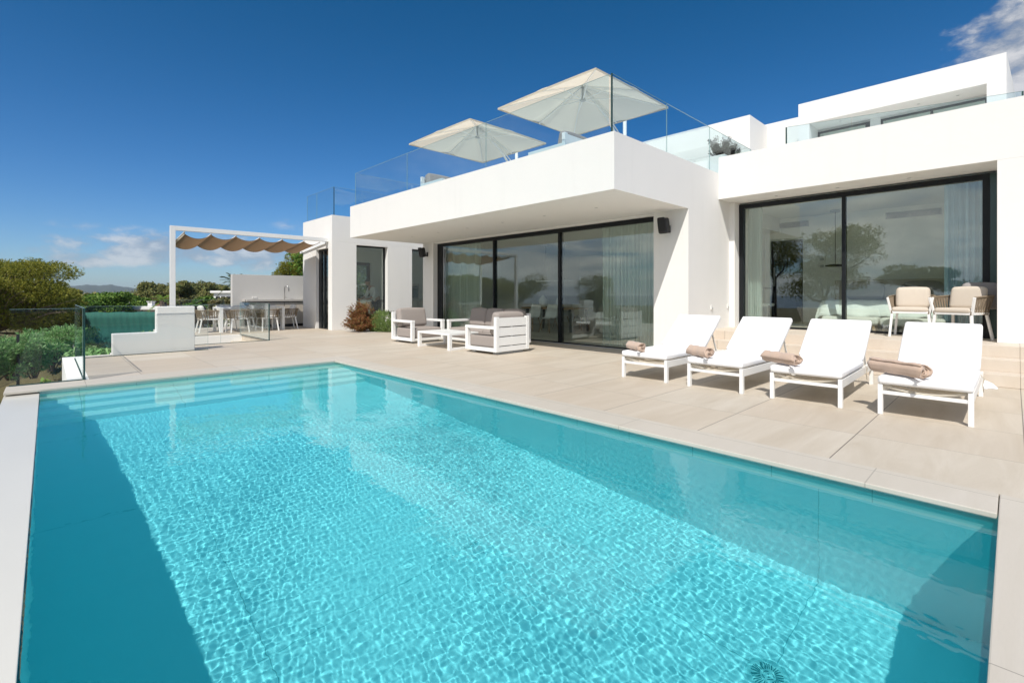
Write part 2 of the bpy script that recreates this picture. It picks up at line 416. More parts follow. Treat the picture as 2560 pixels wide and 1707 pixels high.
# ------------------------------------------------------------------ mesh helpers
class MB:
    def __init__(s): s.v = []; s.f = []; s.m = Matrix.Identity(4)

    def add(s, vs, fs):
        b = len(s.v)
        s.v += [tuple(s.m @ Vector(v)) for v in vs]
        s.f += [tuple(i + b for i in f) for f in fs]
        return s

    def box(s, x0, x1, y0, y1, z0, z1):
        return s.add([(x0, y0, z0), (x1, y0, z0), (x1, y1, z0), (x0, y1, z0), (x0, y0, z1), (x1, y0, z1), (x1, y1, z1), (x0, y1, z1)],
                     [(3, 2, 1, 0), (4, 5, 6, 7), (0, 1, 5, 4), (1, 2, 6, 5), (2, 3, 7, 6), (3, 0, 4, 7)])

    def beam(s, a, b, w, h, up=(0, 0, 1)):
        """box of width w and height h from a to b"""
        a, b = Vector(a), Vector(b)
        d = (b - a).normalized()
        up = Vector(up)
        if abs(d.dot(up)) > 0.95: up = Vector((1, 0, 0))
        sd = d.cross(up).normalized(); u = sd.cross(d)
        vs = []
        for p in (a, b):
            for i, j in ((-1, -1), (1, -1), (1, 1), (-1, 1)):
                vs.append(p + sd * i * w / 2 + u * j * h / 2)
        return s.add(vs, [(3, 2, 1, 0), (4, 5, 6, 7), (0, 1, 5, 4), (1, 2, 6, 5), (2, 3, 7, 6), (3, 0, 4, 7)])

    def tube(s, pts, r, n=8, cap=True):
        pts = [Vector(p) for p in pts]
        rs = r if isinstance(r, (list, tuple)) else [r] * len(pts)
        vs, fs = [], []
        prev = None
        for i, p in enumerate(pts):
            d = (pts[min(i + 1, len(pts) - 1)] - pts[max(i - 1, 0)]).normalized()
            ref = prev if prev is not None else (Vector((0, 0, 1)) if abs(d.z) < 0.9 else Vector((1, 0, 0)))
            sd = d.cross(ref)
            if sd.length < 1e-4: sd = d.cross(Vector((0, 1, 0)))
            sd.normalize(); u = sd.cross(d).normalized(); prev = u
            for k in range(n):
                t = 2 * math.pi * k / n
                vs.append(p + (sd * math.cos(t) + u * math.sin(t)) * rs[i])
        for i in range(len(pts) - 1):
            for k in range(n):
                a, b = i * n + k, i * n + (k + 1) % n
                fs.append((a, b, b + n, a + n))
        if cap:
            fs.append(tuple(range(n))[::-1]); fs.append(tuple((len(pts) - 1) * n + k for k in range(n)))
        return s.add(vs, fs)

    def lathe(s, prof, n=24, c=(0, 0, 0)):
        vs, fs = [], []
        for r, z in prof:
            for k in range(n):
                t = 2 * math.pi * k / n
                vs.append((c[0] + r * math.cos(t), c[1] + r * math.sin(t), c[2] + z))
        for i in range(len(prof) - 1):
            for k in range(n):
                a, b = i * n + k, i * n + (k + 1) % n
                fs.append((a, b, b + n, a + n))
        fs.append(tuple(range(n))[::-1]); fs.append(tuple((len(prof) - 1) * n + k for k in range(n)))
        return s.add(vs, fs)

    def pillow(s, c, size, p=5.0, n=9, rot=None, puff=0.0):
        """rounded cushion: a cube grid pushed out to a superellipsoid"""
        rot = rot or Matrix.Identity(3)
        vs, fs = [], []
        h = [x / 2 for x in size]
        for ax in range(3):
            for sg in (-1, 1):
                b = len(vs)
                for i in range(n + 1):
                    for j in range(n + 1):
                        q = [0, 0, 0]
                        a_, b_ = math.tan((i / n * 2 - 1) * math.pi / 4), math.tan((j / n * 2 - 1) * math.pi / 4)
                        q[ax] = sg; q[(ax + 1) % 3] = a_ * sg; q[(ax + 2) % 3] = b_
                        k = sum(abs(x) ** p for x in q) ** (-1 / p)
                        w = Vector((q[0] * k * h[0], q[1] * k * h[1], q[2] * k * h[2]))
                        if puff:
                            e = max(0, 1 - (w.x / h[0]) ** 2) * max(0, 1 - (w.y / h[1]) ** 2)
                            w.z += math.copysign(puff * e, w.z) if abs(w.z) > 1e-6 else 0
                        vs.append(Vector(c) + rot @ w)
                for i in range(n):
                    for j in range(n):
                        a0 = b + i * (n + 1) + j
                        fs.append((a0, a0 + n + 1, a0 + n + 2, a0 + 1))
        return s.add(vs, fs)

    def rbox(s, c, size, r=0.03, n=6, rot=None, puff=0.0):
        """upholstered box: constant edge radius, gently domed faces"""
        rot = rot or Matrix.Identity(3)
        h = [x / 2 for x in size]
        r = min(r, *[x * .98 for x in h])
        def samp(hh):
            e = [hh - r + r * math.tan(k / 4 * math.pi / 4) for k in range(1, 5)]
            core = [(-1 + 2 * i / n) * (hh - r) for i in range(n + 1)]
            return [-x for x in e[::-1]] + core + e
        A = [samp(x) for x in h]
        vs, fs = [], []
        for ax in range(3):
            i1, i2 = (ax + 1) % 3, (ax + 2) % 3
            for sg in (-1, 1):
                b = len(vs); m1, m2 = len(A[i1]), len(A[i2])
                for u in A[i1]:
                    for v in A[i2]:
                        q = [0, 0, 0]; q[ax] = sg * h[ax]; q[i1] = u; q[i2] = v
                        inn = [max(-(h[k] - r), min(h[k] - r, q[k])) for k in range(3)]
                        d = Vector([q[k] - inn[k] for k in range(3)]).normalized() * r
                        w = Vector(inn) + d
                        if puff:
                            kx, ky, kz = [max(0, 1 - (w[k] / h[k]) ** 2) for k in range(3)]
                            w = Vector((w.x + math.copysign(puff * .6 * ky * kz, w.x), w.y + math.copysign(puff * .6 * kx * kz, w.y), w.z + math.copysign(puff * kx * ky, w.z)))
                        vs.append(Vector(c) + rot @ w)
                for i in range(m1 - 1):
                    for j in range(m2 - 1):
                        a0 = b + i * m2 + j
                        f = (a0, a0 + m2, a0 + m2 + 1, a0 + 1)
                        fs.append(f if sg > 0 else f[::-1])
        return s.add(vs, fs)

    def sheet(s, fn, nu, nv):
        vs = [fn(i / nu, j / nv) for i in range(nu + 1) for j in range(nv + 1)]
        fs = [(i * (nv + 1) + j, (i + 1) * (nv + 1) + j, (i + 1) * (nv + 1) + j + 1, i * (nv + 1) + j + 1) for i in range(nu) for j in range(nv)]
        return s.add(vs, fs)

    def build(s, name, mat, parent=None, smooth=False, bevel=0.0, weld=False, seg=2, auto=None):
        me = bpy.data.meshes.new(name)
        me.from_pydata(s.v, [], s.f)
        if bevel or weld or auto:
            bm = bmesh.new(); bm.from_mesh(me)
            if weld: bmesh.ops.remove_doubles(bm, verts=bm.verts, dist=1e-5)
            if bevel: bmesh.ops.bevel(bm, geom=list(bm.edges), offset=bevel, segments=seg, profile=0.5, affect='EDGES', clamp_overlap=True)
            bmesh.ops.recalc_face_normals(bm, faces=bm.faces)
            bm.to_mesh(me); bm.free()
        if smooth:
            me.polygons.foreach_set('use_smooth', [True] * len(me.polygons))
        me.materials.append(mat)
        o = bpy.data.objects.new(name, me)
        COL.objects.link(o)
        if parent is not None: o.parent = parent
        return o


def np_mesh(name, verts, faces, mat, parent=None, smooth=False):
    me = bpy.data.meshes.new(name)
    nv, nf, k = len(verts), len(faces), faces.shape[1]
    me.vertices.add(nv); me.vertices.foreach_set('co', np.asarray(verts, dtype=np.float32).ravel())
    me.loops.add(nf * k); me.loops.foreach_set('vertex_index', np.asarray(faces, dtype=np.int32).ravel())
    me.polygons.add(nf); me.polygons.foreach_set('loop_start', np.arange(0, nf * k, k, dtype=np.int32))
    if smooth: me.polygons.foreach_set('use_smooth', np.ones(nf, dtype=bool))
    me.update(calc_edges=True)
    me.materials.append(mat)
    o = bpy.data.objects.new(name, me); COL.objects.link(o)
    if parent is not None: o.parent = parent
    return o


def tag(o, label=None, cat=None, group=None, kind=None):
    if label: o['label'] = label
    if cat: o['category'] = cat
    if group: o['group'] = group
    if kind: o['kind'] = kind
    return o


def thing(name, label, cat, loc=(0, 0, 0), rz=0.0, group=None):
    o = bpy.data.objects.new(name, None); o.empty_display_size = 0.1
    COL.objects.link(o); o.location = loc; o.rotation_euler = (0, 0, rz)
    return tag(o, label, cat, group)


def kids(o): return [c for c in bpy.data.objects if c.parent == o]


def dup(root, loc, rz, label, group=None):
    def cp(o, par):
        c = o.copy(); COL.objects.link(c)
        if par is not None: c.parent = par
        for k in kids_of.get(o.name, []): cp(k, c)
        return c
    kids_of = {}
    for c in list(bpy.data.objects):
        if c.parent is not None: kids_of.setdefault(c.parent.name, []).append(c)
    r = cp(root, None); r.location = loc; r.rotation_euler = (0, 0, rz)
    return tag(r, label, None, group)


def struct(o): o['kind'] = 'structure'; return o


rng = np.random.default_rng(11)
random.seed(4)

# ------------------------------------------------------------------ the lie of the land
def ground_z(x, y):
    """terraced plot at -1 m beside the pool, falling away to the wood and to the sea"""
    d = max(0.0, -x - 3.0, y - 20.5, x - 22, -y - 9)
    z = -1.05 - min(d, 40) * 0.045 - max(0, min(d - 40, 700)) * 0.022
    return z + 0.12 * math.sin(x * 0.35) * math.cos(y * 0.27) * min(1, d / 8)


def terrain():
    rad = [0, 3, 6, 9, 12, 15, 18, 21, 24, 28, 33, 40, 50, 65, 85, 110, 150, 210, 300, 420, 600]
    n = 72
    vs, fs = [], []
    for r in rad:
        for k in range(n):
            t = 2 * math.pi * k / n
            x, y = 5 + r * math.cos(t), 8 + r * math.sin(t)
            inside = (-1.2 < x < 18 and -8 < y < 18.9)
            vs.append((x, y, -2.6 if inside else ground_z(x, y)))
    for i in range(len(rad) - 1):
        for k in range(n):
            a, b = i * n + k, i * n + (k + 1) % n
            fs.append((a, b, b + n, a + n))
    m, nt, p = nodes('scrub_ground')
    n1 = noise(nt, 0.35, 8, 0.65)
    link(nt, mixc(nt, n1, (0.20, 0.155, 0.095), (0.075, 0.085, 0.035)), p.inputs['Base Color'])
    p.inputs['Roughness'].default_value = 1; p.inputs['Specular IOR Level'].default_value = 0.1
    bump(nt, p, noise(nt, 6, 6, 0.7), 0.06)
    o = MB().add(vs, fs).build('ground', m, smooth=True)
    struct(o)
    m, nt, p = nodes('open_sea')
    p.inputs['Base Color'].default_value = (0.012, 0.045, 0.085, 1); p.inputs['Roughness'].default_value = 0.25
    bump(nt, p, noise(nt, 0.05, 6, 0.7), 1.2)
    vs = [(5 + 5000 * math.cos(2 * math.pi * k / 48), 8 + 5000 * math.sin(2 * math.pi * k / 48), -16) for k in range(48)]
    struct(MB().add(vs, [tuple(range(48))]).build('sea', m))


terrain()


def headland():
    m, nt, p = nodes('wooded_headland')
    n1 = noise(nt, 0.008, 7, 0.65)
    link(nt, mixc(nt, n1, (0.045, 0.06, 0.03), (0.09, 0.10, 0.055)), p.inputs['Base Color'])
    p.inputs['Roughness'].default_value = 1; p.inputs['Specular IOR Level'].default_value = 0.0
    D = 3200
    prof = [(60, 731), (110, 728), (150, 719), (175, 716), (200, 713.5), (214, 711.5), (232, 713), (250, 713.5), (276, 711.5), (296, 715), (318, 718), (338, 721), (360, 727), (400, 733), (430, 737)]
    vs, fs = [], []
    rows = 7
    k = 0
    xs = np.linspace(60, 430, 75)
    for px in xs:
        py = np.interp(px, [a for a, _ in prof], [b for _, b in prof]) + 0.5 * math.sin(px * 0.31) + 0.4 * math.sin(px * 0.13)
        top = at(px, D, py)
        for j in range(rows):
            t = j / (rows - 1)
            q = at(px, D - 900 * (1 - t) ** 1.0, 0)
            z = -16 + (top.z + 16) * (t ** 0.8) * (1 + 0.10 * math.sin(px * 0.2 + j * 1.7) * (1 - t))
            vs.append((q.x, q.y, z))
        q = at(px, D + 900, 0); vs.append((q.x, q.y, -16))
    w = rows + 1
    for i in range(len(xs) - 1):
        for j in range(w - 1):
            a = i * w + j
            fs.append((a, a + w, a + w + 1, a + 1))
    struct(MB().add(vs, fs).build('hills', m, smooth=True))


headland()

# ------------------------------------------------------------------ pool
ZW = -0.06
PX0, PX1, PY0, PY1 = -0.07, 3.80, 0.04, 8.50


def pool():
    # lining: sloping floor, four walls with the shallow-water tint as a paler band on top
    ys = [PY0, 0.6, 1.2, 2.5, 3.5, 4.7, 5.8, 6.8, 7.5, PY1 + .02]
    ds = [1.55, 1.55, 1.54, 1.49, 1.44, 1.35, 1.23, 1.10, 1.03, 1.03]
    mb = MB()
    n = len(ys)
    x0, x1 = PX0, PX1 + 0.02
    band = ZW - 0.22
    mb.add([(x, y, ZW - d) for x in (x0, x1) for y, d in zip(ys, ds)], [(i, i + n, i + n + 1, i + 1) for i in range(n - 1)])
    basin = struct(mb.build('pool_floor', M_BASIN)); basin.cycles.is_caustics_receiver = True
    mb = MB()
    top = -0.032
    mb.add([(x1, y, ZW - d) for y, d in zip(ys, ds)] + [(x1, y, band) for y in ys], [(i, i + n, i + n + 1, i + 1) for i in range(n - 1)])
    mb.add([(x0, y, ZW - d) for y, d in zip(ys, ds)] + [(x0, y, ZW - 0.20) for y in ys], [(i, i + 1, i + n + 1, i + n) for i in range(n - 1)])
    mb.add([(x0, PY0, -1.61), (x1, PY0, -1.61), (x1, PY0, band), (x0, PY0, band)], [(0, 1, 2, 3)])
    mb.add([(x0, PY1 + .02, -1.2), (x1, PY1 + .02, -1.2), (x1, PY1 + .02, band), (x0, PY1 + .02, band)], [(3, 2, 1, 0)])
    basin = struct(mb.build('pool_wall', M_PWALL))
    basin.cycles.is_caustics_receiver = True
    wl = MB()
    wl.add([(x1, PY0, band), (x1, PY1 + .02, band), (x1, PY1 + .02, top), (x1, PY0, top)], [(0, 3, 2, 1)])
    wl.add([(x0, PY1 + .02, band), (x1, PY1 + .02, band), (x1, PY1 + .02, top), (x0, PY1 + .02, top)], [(3, 2, 1, 0)])
    o = struct(wl.build('waterline_band', M_WLINE)); o.cycles.is_caustics_receiver = True
    # steps along the far end
    for k, (yf, d) in enumerate(((8.30, 0.13), (8.02, 0.345), (7.76, 0.56), (7.50, 0.79))):
        yb = (PY1 + .018, 8.30, 8.02, 7.76)[k]
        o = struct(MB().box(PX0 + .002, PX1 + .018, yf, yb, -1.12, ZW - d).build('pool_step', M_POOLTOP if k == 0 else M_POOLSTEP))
        o.cycles.is_caustics_receiver = True
    # water surface: real ripples
    # (extended unseen under rim and near coping so refracted sun reaches the floor)
    X = np.concatenate([np.linspace(-0.37, PX0 - .01, 40), np.linspace(PX0, PX1 + 0.019, 610)])
    Y = np.concatenate([np.linspace(-0.40, PY0 - .006, 60), np.linspace(PY0, PY1 + 0.019, 1320)])
    nx, ny = len(X), len(Y)
    XX, YY = np.meshgrid(X, Y)
    Z = np.zeros_like(XX)
    r = np.random.default_rng(5)
    for k in range(80):
        lam = 0.026 * (0.085 / 0.026) ** r.random(); th = r.uniform(0, 2 * np.pi); ph = r.uniform(0, 6.28)
        ph2 = r.uniform(0, 6.28)
        A = 0.000034 * (lam / 0.1) ** 1.2
        wob = 0.9 * np.sin(1.9 * XX * np.sin(th) + 1.3 * YY * np.cos(th) + ph2) + 0.5 * np.sin(5.3 * XX * np.cos(th + 1) + 4.1 * YY * np.sin(th + 1) + ph)
        Z += A * np.sin(2 * np.pi / lam * (XX * np.cos(th) + YY * np.sin(th)) + ph + wob)
    for k in range(14):
        lam = r.uniform(.16, .5); th = r.uniform(0, 2 * np.pi); ph = r.uniform(0, 6.28)
        Z += 0.00010 * (lam / .3) ** 1.5 * np.sin(2 * np.pi / lam * (XX * np.cos(th) + YY * np.sin(th)) + ph + .6 * np.sin(1.7 * XX + 2.1 * YY + ph))
    calm = 0.30 + 0.70 / (1 + np.exp(-(((3.15 - XX) * 1.0 + (YY - 1.4) * 0.75)) * 3.0))
    calm *= 0.80 + 0.28 * np.sin(1.1 * XX + .8 * YY + 1) * np.sin(.9 * YY - .7 * XX) + 0.16 * np.sin(3.1 * XX - 1.7 * YY)
    calm *= 1 - 0.45 / (1 + np.exp(-(YY - 6.9) * 4.0))
    calm *= np.where(XX < PX0, .25, 1.0)
    Z *= np.clip(calm, 0.1, 1.2)
    V = np.stack([XX, YY, ZW + Z], -1).reshape(-1, 3)
    idx = np.arange(nx * ny).reshape(ny, nx)
    F = np.stack([idx[:-1, :-1], idx[:-1, 1:], idx[1:, 1:], idx[1:, :-1]], -1).reshape(-1, 4)
    w = struct(np_mesh('water', V, F, M_WATER, smooth=True))
    w.cycles.is_caustics_caster = True
    # wet overflow rim on the left and the gutter wall under it
    # (thin slab; open channel and cut-short pool wall are added to pass refracted sun)
    struct(MB().box(-0.385, PX0 - .002, -4.0, PY1 + .45, ZW + .002, ZW + 0.012).build('overflow_rim', M_RIM, bevel=0.003))
    struct(MB().box(-0.385, -.372, -4.0, PY1 + .45, -1.8, ZW + .0015).build('retaining_wall', M_RIM))
    struct(MB().box(-0.371, PX0 - .01, -4.0, PY1 + .45, -.55, -.50).build('added_channel', M_BASIN))
    struct(MB().box(-0.372, 3.9, 8.95, 9.0, -2.4, -0.045).build('retaining_wall', M_WALL))
    # coping: far, right and near strips
    struct(MB().box(-0.385, 3.735, 8.485, 9.018, -0.030, 0.0035).build('pool_coping', M_COPE, bevel=0.006))
    struct(MB().box(3.737, 4.118, 0.062, 9.018, -0.030, 0.0035).build('pool_coping', M_COPE, bevel=0.006))
    struct(MB().box(-0.06, 4.118, -0.42, 0.058, -0.030, 0.0035).build('pool_coping', M_COPE, bevel=0.006))
    struct(MB().box(-0.06, 3.83, -0.46, -0.41, -1.62, -0.0305).build('pool_surround', M_WALL)) ; struct(MB().box(-0.06, 3.83, 0.0, 0.036, -1.62, ZW - .222).build('pool_surround', M_BASIN))  # near wall kept low, shaped to let refracted sun through
    # the waterline ledge of the right-hand wall
    # main drain in the floor
    t = thing('pool_drain', 'round slotted drain cover in the deep end of the pool floor', 'drain', (2.86, 0.94, ZW - 1.546))
    t.scale = (.72, .72, 1)
    prof = [(0.001, 0.0), (0.155, 0.0), (0.155, 0.004), (0.13, 0.010), (0.001, 0.012)]
    md = surf('drain_plastic', (0.22, 0.58, 0.63), None, 0.5, 9)
    c = MB().lathe(prof, 40).build('cover', md, t, smooth=False)
    sl = MB()
    for k in range(28):
        a = 2 * math.pi * k / 28
        u, v = Vector((math.cos(a), math.sin(a), 0)), Vector((-math.sin(a), math.cos(a), 0))
        sl.beam(u * 0.062 + Vector((0, 0, 0.0125)), u * 0.112 + Vector((0, 0, 0.0115)), 0.007, 0.003)
    for k in range(4):
        a0 = k * math.pi / 2 + 0.3
        sl.tube([(0.045 * math.cos(a0 + q), 0.045 * math.sin(a0 + q), 0.0135) for q in (0, .25, .5, .75, 1.0)], 0.003, 5)
    for x, y in ((0.018, 0.008), (-0.016, -0.01)):
        sl.lathe([(0.001, 0.012), (0.006, 0.012), (0.006, 0.015), (0.001, 0.015)], 8, (x, y, 0))
    sl.build('slots', surf('drain_slot', (0.01, 0.09, 0.12), None, 0.7, 9), t)
    for o in kids(t): o.cycles.is_caustics_receiver = True


pool()


# ------------------------------------------------------------------ terrace
def terrace():
    def deck(x0, x1, y0, y1):
        return struct(MB().box(x0, x1, y0, y1, -0.30, 0.0).build('terrace', M_DECK))
    deck(4.12, 11.0, -6.0, 9.02)
    deck(0.43, 8.99, 9.02, 12.40)
    deck(2.30, 8.99, 12.40, 13.36)
    deck(4.15, 8.99, 13.36, 15.98)
    deck(2.75, 8.99, 15.98, 20.1)
    # white retaining walls of the raised terrace
    struct(MB().box(0.20, 0.428, 9.02, 12.40, -1.9, -0.004).build('retaining_wall', M_WALL))
    struct(MB().box(0.20, 2.298, 12.402, 12.52, -1.9, -0.004).build('retaining_wall', M_WALL))
    struct(MB().box(2.60, 2.748, 15.982, 20.1, -2.2, -0.004).build('retaining_wall', M_WALL))
    struct(MB().box(2.60, 8.99, 20.102, 20.3, -2.6, -0.004).build('retaining_wall', M_WALL))
    struct(MB().box(0.02, 0.198, 9.02, 10.4, -1.9, -0.30).build('retaining_wall', M_WALL))
    # stair well going down beside the low wall
    mb = MB()
    for x0, x1, y0, y1 in ((1.15, 1.298, 13.30, 15.98), (4.152, 4.30, 13.36, 15.98), (1.298, 4.152, 15.85, 15.978), (1.298, 2.298, 13.30, 13.44), (2.298, 4.152, 13.362, 13.44)):
        mb.box(x0, x1, y0, y1, -2.4, -0.302 if x0 in (1.15, 4.152) else -0.002)
    struct(mb.build('stairwell_wall', M_WALL))
    st = MB()
    for k in range(9):
        st.box(4.15 - 0.30 * (k + 1), 4.15 - 0.30 * k, 13.442, 15.848, -2.4, -0.17 * (k + 1))
    struct(st.build('stair', M_STEP))
    # three broad steps up to the bedroom terrace
    for k, x in enumerate((8.85, 9.20, 9.55)):
        struct(MB().box(x, 10.98 + .004 * k, -6.0, 4.296, 0.16 * k + (0.002 if k == 0 else 0), 0.16 * (k + 1)).build('terrace_step', M_STEP, bevel=0.004))
    # gravel bed by the kitchen wing
    o = MB().box(7.0, 8.98, 13.7, 15.575, -0.02, 0.012).build('gravel', M_GRAVEL)
    tag(o, kind='stuff')


terrace()


# ------------------------------------------------------------------ the villa
villa = thing('villa', 'white flat-roofed modern villa with black framed sliding glass doors behind the pool', 'house', (8.8, 8.0, 0))
VL = Vector((8.8, 8.0, 0))


def vpart(mb, name, mat, parent=None, **k):
    """villa parts are modelled in world metres and moved under the villa's origin"""
    mb.v = [(v[0] - VL.x, v[1] - VL.y, v[2]) for v in mb.v]
    return mb.build(name, mat, parent or villa, **k)


def tray(x0, x1, y0, y1, z0, zf, z1, t=0.22, open_back=False):
    """a slab whose top is sunk behind a parapet (one closed mesh)"""
    xi1 = x1 - (0 if open_back else t)
    v = [(x0, y0, z0), (x1, y0, z0), (x1, y1, z0), (x0, y1, z0), (x0, y0, z1), (x1, y0, z1), (x1, y1, z1), (x0, y1, z1),
         (x0 + t, y0 + t, z1), (xi1, y0 + t, z1), (xi1, y1 - t, z1), (x0 + t, y1 - t, z1),
         (x0 + t, y0 + t, zf), (xi1, y0 + t, zf), (xi1, y1 - t, zf), (x0 + t, y1 - t, zf)]
    f = [(3, 2, 1, 0), (0, 1, 5, 4), (1, 2, 6, 5), (2, 3, 7, 6), (3, 0, 4, 7),
         (4, 5, 9, 8), (5, 6, 10, 9), (6, 7, 11, 10), (7, 4, 8, 11),
         (8, 9, 13, 12), (9, 10, 14, 13), (10, 11, 15, 14), (11, 8, 12, 15), (12, 13, 14, 15)]
    return MB().add(v, f)


ZT = 3.45          # roof terrace floor


def villa_shell():
    # --- living wing
    vpart(tray(6.335, 14.9, 4.297, 13.36, 2.83, ZT, 3.73, 0.24), 'roof_slab', M_WALL)
    w = MB()
    w.box(8.80, 9.10, 4.297, 5.03, 0.003, 2.83)
    w.box(9.10, 11.10, 4.297, 4.58, 0.003, 2.83)
    w.box(11.10, 16.9, 4.76, 5.0, 0.003, 2.83)
    vpart(w, 'wall', M_WALL)
    w = MB(); w.box(8.80, 9.10, 12.74, 13.32, 0.003, 2.83); w.box(9.10, 16.9, 13.04, 13.32, 0.003, 2.83)
    vpart(w, 'wall', M_WALL)
    vpart(MB().box(8.86, 9.10, 5.032, 12.738, 2.79, 2.828), 'lintel', M_WALL)
    w = MB(); w.box(16.6, 16.9, 7.90, 13.038, 0.003, 2.83); w.box(16.6, 16.9, 5.002, 5.30, 0.003, 2.83); w.box(16.6, 16.9, 5.30, 7.90, 2.6, 2.83); w.box(16.6, 16.9, 5.30, 7.90, 0.003, 0.2)
    vpart(w, 'wall', M_ROOM)
    vpart(MB().box(14.902, 16.9, 4.58, 13.36, 2.831, 3.2), 'roof_slab', M_WALL)
    vpart(MB().box(9.08, 16.6, 4.582, 13.038, 0.003, 0.022), 'room_floor', M_ROOMF)
    # --- kitchen wing (front wall with two tall windows, side door under the pergola)
    kx0, kx1, ky0, ky1, kz, kt = 6.76, 12.6, 15.58, 18.08, 3.50, 3.81
    vpart(tray(kx0, kx1, ky0, ky1, 2.95, kz, kt, 0.2), 'roof_slab', M_WALL)
    w = MB(); yb = ky0 + 0.30
    w.box(kx0, 7.61, ky0, yb, 0.003, 2.948); w.box(8.80, 9.81, ky0, yb, 0.003, 2.948); w.box(10.9, kx1, ky0, yb, 0.003, 2.948)
    w.box(7.61, 8.80, ky0, yb, 2.88, 2.948); w.box(9.81, 10.9, ky0, yb, 2.88, 2.948)
    w.box(7.61, 8.80, ky0, yb, 0.003, 0.16); w.box(9.81, 10.9, ky0, yb, 0.003, 0.16)
    vpart(w, 'wall', M_WALL)
    w = MB(); w.box(kx0, kx0 + .3, 16.90, ky1, 0.003, 2.948); w.box(kx0, kx0 + .3, yb, 16.90, 2.74, 2.948)
    vpart(w, 'wall', M_WALL)
    w = MB()                                               # rear wall with a wide window over the worktop
    w.box(7.06, 7.75, ky1 - .25, ky1, 0.003, 2.948); w.box(9.35, kx1, ky1 - .25, ky1, 0.003, 2.948)
    w.box(7.75, 9.35, ky1 - .25, ky1, 0.003, 1.10); w.box(7.75, 9.35, ky1 - .25, ky1, 2.45, 2.948)
    w.box(kx1 - .25, kx1, yb, ky1 - .25, 0.003, 2.948)
    vpart(w, 'wall', M_ROOM)
    vpart(MB().box(7.06, kx1 - .25, yb, ky1 - .25, 0.003, 0.03), 'room_floor', M_ROOMF)
    # --- bedroom wing
    vpart(tray(10.15, 16.9, -6.0, 4.295, 3.185, ZT, 4.06, 0.22), 'roof_slab', M_WALL)
    vpart(MB().box(10.15, 11.10, -6.0, 0.17, 0.482, 3.183), 'wall', M_WALL)
    vpart(MB().box(10.72, 11.10, 4.19, 4.298, 0.482, 3.183), 'wall', M_WALL)
    vpart(MB().box(9.12, 16.9, 4.302, 4.56, 2.83, 3.183), 'wall', M_WALL) if False else None
    w = MB(); w.box(14.0, 14.3, -3.2, 4.758, 0.482, 3.183)
    w.box(11.10, 11.9, -3.45, -3.2, 0.482, 3.183); w.box(13.6, 14.3, -3.45, -3.2, 0.482, 3.183); w.box(11.9, 13.6, -3.45, -3.2, 2.9, 3.183)
    vpart(w, 'wall', M_ROOM)
    vpart(MB().box(11.10, 14.0, 4.66, 4.757, 0.482, 3.183), 'wall', M_ROOM)
    vpart(MB().box(11.102, 14.0, 4.298, 4.66, 3.186, 3.4), 'roof_slab', M_WALL)
    vpart(MB().box(11.09, 11.1, 4.19, 4.66, 0.482, 3.183), 'wall', M_ROOM)
    vpart(MB().box(11.0, 14.0, -3.2, 4.66, 0.30, 0.478), 'room_floor', M_BFLOOR)
    # --- upper storey, set back
    w = MB()
    w.add([(14.8, .108, 5.80), (14.8, 4.083, 5.80), (18.3, 4.083, 5.80), (18.28, -.04, 5.80), (14.8, .108, 6.375), (14.8, 4.083, 6.375), (18.3, 4.083, 6.375), (18.28, -.04, 6.375)],
          [(0, 1, 2, 3), (7, 6, 5, 4), (0, 4, 5, 1), (1, 5, 6, 2), (2, 6, 7, 3), (3, 7, 4, 0)])
    vpart(w, 'upper_roof', M_WALL)
    vpart(MB().add([(14.8, .108, ZT), (14.8, .41, ZT), (18.3, .41, ZT), (18.28, -.04, ZT), (14.8, .108, 5.798), (14.8, .41, 5.798), (18.3, .41, 5.798), (18.28, -.04, 5.798)],
                   [(0, 1, 2, 3), (7, 6, 5, 4), (0, 4, 5, 1), (1, 5, 6, 2), (2, 6, 7, 3), (3, 7, 4, 0)]), 'upper_wall', M_WALL)
    vpart(MB().box(14.8, 18.3, 3.82, 4.083, ZT, 5.798), 'upper_wall', M_WALL)
    w = MB(); w.box(15.66, 15.9, .412, 3.818, ZT, 3.9); w.box(15.60, 15.9, 2.40, 2.62, 3.9, 5.798); w.box(15.66, 15.9, .412, 3.818, 5.74, 5.798)
    vpart(w, 'upper_wall', M_WALL)
    vpart(MB().box(17.0, 17.2, .412, 3.818, ZT, 5.798), 'upper_wall', M_ROOM)
    # stair tower and its stepped blocks
    vpart(tray(13.0, 14.28, 5.40, 13.0, ZT, 5.2, 5.48, 0.2), 'stair_tower', M_WALL)
    vpart(tray(14.3, 15.7, 5.17, 13.0, ZT, 6.0, 6.26, 0.2), 'stair_tower', M_WALL)
    vpart(MB().box(15.702, 18.0, 4.085, 13.0, ZT, 6.33), 'stair_tower', M_WALL)
    # --- downlights in the soffits
    def spot(x, y, z):
        d = MB().lathe([(0.001, -0.006), (0.042, -0.006), (0.048, 0.0), (0.001, 0.0)], 20, (x, y, z))
        dl = vpart(d, 'downlight', M_SOCK)
        vpart(MB().lathe([(0.001, -0.0085), (0.030, -0.0085), (0.030, -0.0065), (0.001, -0.0065)], 16, (x, y, z)), 'lens', M_PLINTH, dl)
    for y in (5.46, 6.78, 8.07, 9.35, 10.57, 11.84): spot(7.46, y, 2.83)
    for y in (3.33, 2.28, 1.245): spot(10.62, y, 3.185)
    for y in (3.2, 2.4, 1.6, 0.9): spot(15.2, y, 5.80)
